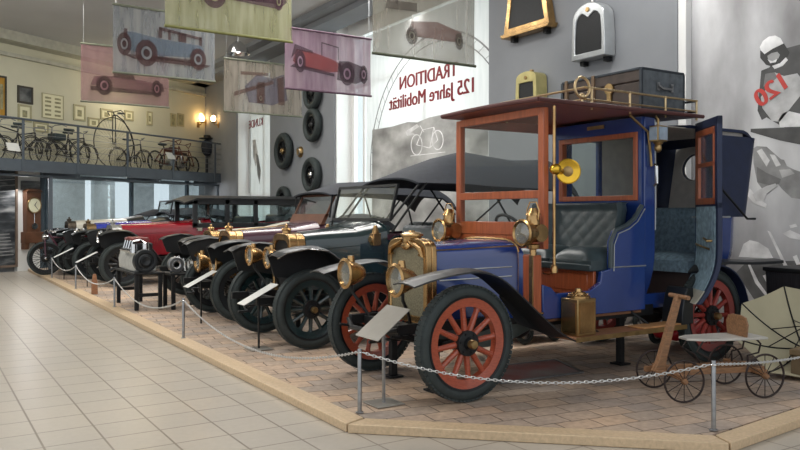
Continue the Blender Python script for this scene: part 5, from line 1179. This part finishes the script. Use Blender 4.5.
gs_ = thing('gearbox_stand', 'low black steel stand under the tangle of chrome pipes, right of the engine bench', 'stand', (3.28, 11.62, PZ))
MB().bx(-.02, .5, -.04, .5, TH - .05, TH - .02).build('top_plate', M['matblack'], gs_, bevel=.004)
for x, y in ((.03, 0), (.45, 0), (.03, .45), (.45, .45)): MB().bx(x - .028, x + .028, y - .028, y + .028, 0, TH - .051).build('leg', M['matblack'], gs_, bevel=.004)
c_ = thing('display_gearbox', 'tangle of chrome pipes and a drum on the stand beside the silver engine', 'gearbox', (3.45, 11.85, PZ + TH - .019))
for k in range(7):
    a = k * 1.05; MB().tube([(-.16 + .07 * k, -.17, .02), (-.12 + .06 * k, -.05 + .05 * math.sin(a), .2 + .05 * math.sin(a)), (-.05 + .05 * k, .08, .16 + .05 * math.cos(a)), (.0 + .04 * k, .17, .02)], .018, 8).build('pipe', M['chrome'], c_)
MB().cyl((-.08, -.2, .13), (-.08, -.08, .13), .12, n=24).lathe([(.05, -.0), (.07, -.02), (.07, .0)], (-.08, -.2, .13), (0, 1, 0), 20).build('drum', M['steel'], c_, bevel=.01)
# small upright wooden block near the platform edge
q = P(94.5, 294, Z=PZ); o = MB().loft([[(a * k, b * k, z) for a, b in ((-.05, -.05), (.05, -.05), (.05, .05), (-.05, .05))] for k, z in ((1, 0), (.9, .2), (.5, .36))]).build('wooden_block', M['board'], None, (q.x, q.y, PZ), bevel=.006); tag(o, 'small upright wooden block near the barrier post left of the engine bench', 'block')
# ---------------------------------------------------------------- printed cloth banners under the ceiling
def banner(x0, x1, px_top, px_bot, Yb, lab, c1, c2, ink, accent, kind, edge):
    a, b = P(x0, 100, Y=Yb).x, P(x1, 100, Y=Yb).x; zt, zb_ = P(x0, px_top, Y=Yb).z, P(x0, px_bot, Y=Yb).z; W, H_ = b - a, zt - zb_
    t = thing('hanging_banner', lab, 'banner', (a + W / 2, Yb, zb_), 0, 'printed cloth banners hanging under the ceiling')
    g = [[(-W / 2 + W * i / 40, .012 * math.sin(i * 1.1 + z_) + .008 * math.sin(i * 2.7), H_ * z_ / 3) for z_ in range(4)] for i in range(41)]
    MB().sheet(g, (0, .002, 0)).build('cloth', cloth(lab[:18] + ' cloth', c1, c2, .45), t, smooth=60)
    for z in (0, H_): MB().cyl((-W / 2 - .01, 0, z), (W / 2 + .01, 0, z), .022, n=10).build('rod', edge, t)
    for x in (-W / 2 + .05, W / 2 - .05): MB().cyl((x, 0, H_), (x, 0, 6.2 - zb_), .003, n=5).build('wire', M['steel'], t)
    f = lambda u, v, w: ((u - .5) * W, -.024 - w, v * H_)
    def art(name, m, polys, l):
        q = MB()
        for p in polys: q.prism(p, f, l * .002, l * .002 + .0015)
        q.build(name, m, t, smooth=0)
    asp = W / H_
    def disc(cx, cy, r, n=24, sq=1): return [(cx + r * sq / asp * math.cos(2 * PI * i / n), cy + r * math.sin(2 * PI * i / n)) for i in range(n)]
    body, cab, wl = kind
    if body: art('printed_body', accent, [body], 1)
    if cab: art('printed_cab', ink, cab, 2)
    art('printed_tyres', ink, [disc(cx, cy, r, sq=s_) for cx, cy, r, s_ in wl], 3); art('printed_spokes', accent if not body else cloth(lab[:12] + ' spokes', c1, c2, .25), [disc(cx, cy, r * .5, sq=s_) for cx, cy, r, s_ in wl], 4); art('printed_hubs', ink, [disc(cx, cy, r * .3, sq=s_) for cx, cy, r, s_ in wl], 5)
    return t
ck = lambda n, c, t_=.5: cloth(n, c, [min(1, v * 1.25) for v in c], t_)
inkb = ck('brown print ink', srgb(84, 66, 66)); edge_g = mat('banner rod', srgb(96, 100, 84), .6)
limo = ([(.1, .36), (.12, .62), (.2, .62), (.42, .57), (.86, .53), (.88, .40), (.8, .34), (.3, .30)], [[(.42, .57), (.43, .74), (.46, .74), (.46, .58)], [(.43, .70), (.43, .75), (.86, .66), (.86, .62)], [(.52, .57), (.52, .72), (.545, .72), (.545, .56)], [(.62, .56), (.62, .70), (.7, .69), (.7, .55)], [(.83, .54), (.83, .67), (.86, .67), (.86, .53)], [(.08, .40), (.1, .66), (.13, .66), (.13, .38)], [(.35, .3), (.8, .30), (.8, .25), (.35, .25)], [(.08, .28), (.2, .22), (.9, .20), (.95, .24), (.4, .3)]], [(.1, .43, .17, .6), (.31, .33, .2, .8), (.82, .32, .17, .75)])
sport = ([(.08, .46), (.12, .66), (.3, .64), (.52, .56), (.62, .50), (.66, .36), (.5, .34), (.15, .36)], [[(.4, .6), (.4, .82), (.41, .82), (.41, .6)], [(.4, .81), (.4, .83), (.6, .78), (.6, .76)], [(.59, .56), (.59, .77), (.6, .77), (.6, .56)], [(.06, .5), (.1, .74), (.3, .66), (.3, .62), (.14, .64)], [(.58, .22), (.6, .54), (.72, .56), (.92, .48), (.95, .28), (.8, .18)], [(.05, .36), (.1, .42), (.55, .32), (.55, .27)]], [(.16, .46, .18, .55), (.7, .34, .2, .7), (.9, .36, .16, .5)])
low = ([(.1, .3), (.14, .45), (.4, .48), (.7, .44), (.9, .40), (.9, .28), (.5, .24)], [[(.1, .2), (.1, .28), (.9, .26), (.9, .2)], [(.35, .46), (.38, .62), (.56, .6), (.6, .44)], [(.8, .26), (.82, .44), (.92, .42), (.94, .28)]], [(.25, .3, .17, .8), (.85, .32, .15, .6)])
veil = ([(.3, .2), (.25, .5), (.4, .75), (.6, .7), (.75, .8), (.8, .3), (.6, .18)], [[(.12, .3), (.12, .38), (.6, .66), (.62, .6)], [(.4, .2), (.4, .6), (.5, .62), (.5, .2)], [(.68, .2), (.66, .7), (.74, .76), (.76, .2)], [(.2, .72), (.2, .78), (.55, .8), (.55, .74)]], [(.45, .3, .1, .6)])
banner(81, 169, 43, 101, 17.7, 'reddish cloth banner with a faint open car, the farthest left one', srgb(128, 98, 102), srgb(160, 126, 128), inkb, ck('rose print', srgb(120, 88, 92)), low, edge_g)
banner(113, 215, 4, 72, 14.4, 'blue grey cloth banner printed with a blue limousine', srgb(126, 132, 138), srgb(156, 158, 158), ck('umber print', srgb(88, 66, 66)), ck('blue print', srgb(104, 116, 130)), limo, edge_g)
banner(165, 292, -58, 25.5, 10.6, 'yellow green cloth banner cut by the top of the view, printed with a dark car', srgb(146, 146, 110), srgb(176, 176, 146), ck('mauve print', srgb(92, 68, 80)), ck('mauve grey print', srgb(104, 82, 92)), ([(.05, .6), (.1, .9), (.9, .9), (.95, .5), (.88, .40), (.3, .44), (.12, .42)], [[(.0, .56), (.1, .46), (.14, .5), (.02, .6)], [(.3, .44), (.3, .6), (.9, .58), (.9, .46)]], [(.36, .46, .17, .9), (.88, .5, .12, .5)]), mat('olive rod', srgb(110, 110, 60), .6))
banner(224, 302, 58, 111, 16.4, 'faded multicoloured cloth banner with streaky brown and blue print', srgb(140, 134, 122), srgb(176, 168, 158), ck('brown streak', srgb(120, 98, 92)), ck('violet streak', srgb(116, 112, 124)), veil, edge_g)
banner(285, 371, 27, 88, 13.5, 'mauve cloth banner printed with a red sports car', srgb(158, 132, 150), srgb(184, 162, 176), ck('dark mauve print', srgb(92, 76, 86)), ck('red print', srgb(158, 84, 84)), sport, mat('plum rod', srgb(86, 62, 78), .6))
banner(373, 475, -22, 53, 9.7, 'large grey olive cloth banner nearest the window wheel print', srgb(126, 124, 112), srgb(152, 148, 138), ck('taupe print', srgb(102, 96, 90)), ck('dull red print', srgb(130, 104, 98)), ([(.3, .3), (.35, .5), (.6, .55), (.85, .45), (.85, .3)], [[(.1, .62), (.12, .74), (.4, .76), (.4, .64)], [(.2, .7), (.2, .85), (.22, .85), (.22, .7)]], [(.35, .3, .12, .8), (.82, .32, .12, .6)]), mat('dark olive rod', srgb(70, 74, 58), .6))
# ---------------------------------------------------------------- silver globe spotlights
for px, py, dd_, lab in ((238, 50, 19.0, 'silver ceiling spotlight between the yellow and the faded banners'), (127, 112, 24, 'silver globe spotlight below the reddish banner')):
    p = P(px, py, d=dd_); t = thing('ceiling_spotlight', lab, 'lamp', p)
    MB().lathe([(0, .22), (.1, .2), (.22, .08), (.3, -.1), (.28, -.1), (.2, .06), (0, .18)], (0, 0, 0), (0, 0, 1), 28).build('shade', M['chrome'], t); MB().cyl((0, 0, .2), (0, 0, 6.2 - p.z), .012, n=8).build('rod', M['steel'], t); MB().sphere((0, 0, .02), (.08, .08, .1)).build('bulb', glow('cool bulb', (1, .98, .92), 3), t)
# ================================================================ bicycles on the gallery
m_bike = mat('dark bicycle enamel', srgb(48, 48, 48), .4, .2, .2, 8); m_brn = mat('red brown frame enamel', srgb(98, 52, 36), .45, .1, .2, 8); m_rub = mat('bicycle rubber', srgb(52, 50, 46), .8)
GZ = 2.985
def bframe(name, lab, cat, s, o, flip=1):
    b = Vector(E(s, o, 2.801)); t = thing(name, lab, cat, b, math.atan2(eu.y, eu.x) + (PI if flip < 0 else 0), 'bicycles on the gallery'); return t
def bwheel(t, x, r, z=None, th=.014, n=20, m=None, nm='wheel'):
    w = MB().torus((0, 0, 0), (0, 1, 0), r - th, th, 44, 8)
    for k in range(n): a = 2 * PI * k / n; w.cyl((.02 * math.cos(a + .6), .02 * (-1) ** k, .02 * math.sin(a + .6)), ((r - th) * math.cos(a), 0, (r - th) * math.sin(a)), .0022, n=4)
    w.cyl((0, -.05, 0), (0, .05, 0), .022, n=10); return w.build(nm, m or m_rub, t, (x, 0, r if z is None else z))
def bike(s, lab, flip=1, r=.34, m=None, bag=False, o=-.78, step=False, tandem=False, drop=False):
    m = m or m_bike; t = bframe('bicycle', lab, 'bicycle', s, o, flip); x1, x2 = -.52, .54; bwheel(t, x1, r); bwheel(t, x2, r)
    f = MB(); T = .017; sd = (.16, 0, .84); bb = (.06, 0, .3); hd = (-.36, 0, .86); hd2 = (-.38, 0, .7)
    f.tube([hd2, bb], T).tube([bb, sd], T).tube([(x2, .05, r), bb], .012).tube([(x2, -.05, r), bb], .012).tube([(x2, .05, r), (.14, 0, .74)], .011).tube([(x2, -.05, r), (.14, 0, .74)], .011)
    f.tube([hd, (.14, 0, .76)] if not step else [hd2, (-.2, 0, .45), (.1, 0, .42)], T)
    f.tube([hd, hd2], .022); f.build('frame', m, t)
    MB().tube([hd2, (x1 + .04, .05, .5), (x1, .05, r)], .012).tube([hd2, (x1 + .04, -.05, .5), (x1, -.05, r)], .012).build('fork', m, t)
    h = MB(); h.tube([hd, (-.35, 0, .98)], .014)
    if drop: h.tube([(-.4, -.22, .84), (-.52, -.22, .9), (-.46, -.2, 1.0), (-.35, 0, 1.0), (-.46, .2, 1.0), (-.52, .22, .9), (-.4, .22, .84)], .012)
    else: h.tube([(-.12, -.27, 1.0), (-.26, -.27, 1.04), (-.36, -.12, 1.02), (-.35, 0, .98), (-.36, .12, 1.02), (-.26, .27, 1.04), (-.12, .27, 1.0)], .012)
    h.build('handlebar', M['steel'], t); MB().tube([sd, (.17, 0, .93)], .013).build('seat_post', M['steel'], t)
    MB().loft([[(x, y * w, .95 + z * .05) for y, z in ((-1, 0), (-.6, .8), (.6, .8), (1, 0), (0, -.5))] for x, w in ((.02, .02), (.1, .04), (.2, .1), (.29, .1), (.31, .06))]).build('saddle', M['leather'], t)
    MB().torus((.06, -.03, .3), (0, 1, 0), .09, .006, 24, 6).tube([(.06, -.04, .3), (.14, -.04, .16), (.14, -.12, .16)], .009, 6).tube([(.06, .04, .3), (-.02, .04, .44), (-.02, .12, .44)], .009, 6).build('crankset', M['steel'], t)
    for x in (x1, x2):
        MB().tube([(x + (r + .025) * math.cos(a), 0, r + (r + .025) * math.sin(a)) for a in [R(d) for d in range(10, 171, 16)]], .014, 6).build('mudguard', m, t)
    if bag: MB().bx(.36, .72, -.16, .16, .72, .9).build('pannier', M['leather'], t, bevel=.02)
    if tandem: MB().tube([(.14, 0, .74), (.54, 0, .74), (.54, 0, .34)], .016).build('rear_carrier', m, t)
def gp(px): return gs(px, -.78)
bike(gp(6), 'bicycle at the far left end of the gallery, partly cut off', 1, m=m_bike, o=-1.02)
bike(gp(33), 'dark bicycle with dropped handlebar behind the white card on the gallery', -1, drop=True, o=-.4)
bike(gp(57), 'step through bicycle with wide handlebar in the middle of the left bicycles', 1, step=True, o=-1.02)
bike(gp(83), 'bicycle with a dark pannier beside the penny-farthing', -1, bag=True, o=-.4)
# penny-farthing
t = bframe('penny_farthing', 'tall penny-farthing bicycle with one huge wheel on the gallery', 'bicycle', gp(108), -1.02)
bwheel(t, 0, .74, th=.014, n=36, nm='front_wheel'); bwheel(t, .82, .23, n=14, nm='rear_wheel')
MB().tube([(0, 0, 1.55), (.1, 0, 1.54), (.35, 0, 1.42), (.6, 0, 1.12), (.76, 0, .74), (.82, .04, .23)], .018).build('spine', m_bike, t)
MB().tube([(0, .06, .74), (0, .05, 1.5)], .014).tube([(0, -.06, .74), (0, -.05, 1.5)], .014).tube([(0, -.06, 1.52), (0, .06, 1.52)], .02).build('fork', m_bike, t)
MB().tube([(.12, -.3, 1.56), (0, -.26, 1.66), (-.02, 0, 1.62), (0, .26, 1.66), (.12, .3, 1.56)], .013).tube([(0, 0, 1.5), (-.02, 0, 1.64)], .016).build('handlebar', m_bike, t)
MB().tube([(.12, 0, 1.56), (.25, 0, 1.6), (.42, 0, 1.5)], .012).build('spring', M['steel'], t); MB().sphere((.26, 0, 1.62), (.14, .08, .03), 14, 8).build('saddle', M['leather'], t)
MB().tube([(0, -.06, .74), (.0, -.08, .6), (0, -.18, .6)], .011).tube([(0, .06, .74), (0, .08, .88), (0, .18, .88)], .011).build('pedal', M['steel'], t)
bike(gp(141), 'tall dark bicycle just right of the penny-farthing', -1, o=-.4)
# two red brown early motorcycles
def moto(s, lab, o):
    t = bframe('early_motorcycle', lab, 'motorcycle', s, o, -1); bwheel(t, -.6, .33, th=.026, n=24); bwheel(t, .62, .33, th=.026, n=24)
    MB().tube([(-.42, 0, .8), (-.2, 0, .78), (.3, 0, .74), (.62, 0, .36)], .02).tube([(-.45, 0, .66), (-.12, 0, .28), (.28, 0, .26), (.62, 0, .36)], .02).tube([(.24, 0, .74), (.24, 0, .28)], .02).tube([(-.45, 0, .66), (.24, 0, .66)], .018).build('frame', m_brn, t)
    MB().tube([(-.4, 0, .86), (-.46, .06, .66), (-.6, .06, .33)], .016).tube([(-.4, 0, .86), (-.46, -.06, .66), (-.6, -.06, .33)], .016).build('fork', m_brn, t)
    MB().tube([(.1, -.32, .96), (-.2, -.28, 1.04), (-.38, -.1, 1.0), (-.4, 0, .9), (-.38, .1, 1.0), (-.2, .28, 1.04), (.1, .32, .96)], .014).build('handlebar', m_brn, t)
    MB().bx(-.28, .22, -.06, .06, .67, .74).build('tank', m_brn, t, bevel=.02); MB().sphere((.32, 0, .86), (.18, .11, .045), 14, 8).tube([(.24, 0, .74), (.3, 0, .84)], .016).build('saddle', M['leather'], t)
    MB().cyl((-.02, -.1, .32), (-.02, .1, .32), .11).cyl((-.02, 0, .4), (-.06, 0, .62), .065).build('engine', M['steel'], t)
moto(gp(164), 'red brown early motorcycle nearer the penny-farthing', -1.02); moto(gp(189), 'red brown early motorcycle nearest the gallery corner', -.4)
# bust with a hat under the wall lights
s = gs(207, -.45); t = thing('draped_mannequin', 'dark draped dress stand with flat hat in the gallery corner', 'mannequin', E(s, -.45, 2.801))
MB().lathe([(0, 0), (.16, 0), (.16, .03), (.03, .06), (.025, .7), (.1, .74), (.17, .85), (.2, 1.05), (.16, 1.2), (.06, 1.26), (.05, 1.32), (0, 1.33)], (0, 0, 0), (0, 0, 1), 24).build('stand', M['canvas'], t); MB().lathe([(0, 0), (.26, 0), (.27, .015), (.13, .04), (.11, .12), (0, .13)], (0, 0, 1.3), (0, 0, 1), 24).build('hat', M['matblack'], t)
# white cards on the railing
for px, py, lab in ((13, 147, 'white info card on the gallery railing at the left bicycles'), (170.5, 156, 'white info card on the gallery railing in front of the motorcycles')):
    s = gs(px, -GB - .08); z = P(px, py, d=(Vector(E(s, -GB, 0)).x * FX + Vector(E(s, -GB, 0)).y * FY)).z; o = Vector(E(s, -GB - .09, z)); t = thing('info_card', lab, 'sign', o)
    k = MB().prism([(-.17, -.1), (.17, -.1), (.17, .1), (-.17, .1)], lambda u, v, w: Vector(E(s + u, -GB - .09 + v * .5 + w, z + v)) - o, 0, .006); k.build('card', M['paper'], t)
# ================================================================ daylight, added fill lights, camera
wd = bpy.data.worlds.new('daylight'); S.world = wd; wd.use_nodes = True; nt = wd.node_tree; bg = nt.nodes['Background']
tc = nt.nodes.new('ShaderNodeTexCoord'); no = nt.nodes.new('ShaderNodeTexNoise'); no.inputs['Scale'].default_value = 1.6; no.inputs['Detail'].default_value = 3
rp = nt.nodes.new('ShaderNodeValToRGB'); rp.color_ramp.elements[0].position = .35; rp.color_ramp.elements[1].position = .65; rp.color_ramp.elements[0].color = (.80, .86, .92, 1); rp.color_ramp.elements[1].color = (1, 1, 1, 1)
nt.links.new(tc.outputs['Generated'], no.inputs['Vector']); nt.links.new(no.outputs['Fac'], rp.inputs[0]); nt.links.new(rp.outputs[0], bg.inputs['Color']); bg.inputs['Strength'].default_value = 1.0
def area(name, loc, target, sx, sy, e, c=(1, 1, 1)):
    l = bpy.data.lights.new(name, 'AREA'); l.shape = 'RECTANGLE'; l.size = sx; l.size_y = sy; l.energy = e; l.color = c; o = bpy.data.objects.new(name, l); COL.objects.link(o); o.location = loc; o.rotation_euler = (Vector(target) - Vector(loc)).to_track_quat('-Z', 'Y').to_euler(); return o
area('ceiling_fill', (1.5, 6.5, 6.1), (3.5, 6.5, 0), 1.2, 5, 260, (1, .97, .92)); area('ceiling_fill', (1.5, 14, 6.1), (3.5, 14, 0), 1.2, 6, 260, (1, .97, .92)); area('ceiling_fill', (5.2, 10.5, 6.1), (5.2, 10.5, 0), 1.2, 6, 180, (1, .97, .92))  # added area fill under the ceiling, without fixtures
area('daylight', (10.6, 13.5, 3.2), (8, 13.5, 3), 5.6, 5.6, 270, (.97, .99, 1)); area('daylight', (10.6, 21.9, 3.2), (8, 21.9, 3), 2.6, 5.6, 110, (.97, .99, 1))
for k in range(3): area('gallery_fill', E(-1.8 - 3 * k, 1.4, 2.9), E(-1.8 - 3 * k, 1.4, 0), .3, 1.6, 16); area('gallery_fill', E(-1.5 - 3 * k, -.6, 2.4), E(-1.5 - 3 * k, -1.6, 0), .2, 1.2, 14)  # added fill to brighten the back room and the space below the gallery
area('ceiling_fill', (7.8, 6.5, 6.1), (7.4, 6.5, 0), .6, 5, 170, (1, .98, .95)); area('ceiling_fill', (7.7, 13.5, 5.9), (7.0, 13.5, 0), .5, 8, 170, (1, .98, .95))  # strips added to brighten the wall and the floor behind the cars
for k in range(3): area('ceiling_fill', (-1 + 3.4 * k, 17.5, 6.1), (-1 + 3.4 * k, 18.5, 0), 1, 3, 110, (1, .97, .9))  # added fill to lift the dark far end of the hall
l = bpy.data.lights.new('gallery_fill', 'POINT'); l.energy = 40; l.color = (1, .85, .6); l.shadow_soft_size = .3; o = bpy.data.objects.new('gallery_fill', l); COL.objects.link(o); o.location = E(-4, -1.0, 5.2)  # warm point light by the upper gallery wall, no fixture
cam = bpy.data.cameras.new('camera'); co = bpy.data.objects.new('camera', cam); COL.objects.link(co); S.camera = co
co.location = (0, 0, CAMZ); co.rotation_euler = (PI / 2, 0, -math.atan2(FX, FY)); cam.sensor_width = 36; cam.lens = F_PX / 800 * 36; cam.shift_y = -11 / 800; cam.clip_end = 200
S.view_settings.view_transform = 'Standard'; S.view_settings.look = 'None'; S.view_settings.exposure = 0.32; S.view_settings.gamma = 1; S.view_settings.use_curve_mapping = False
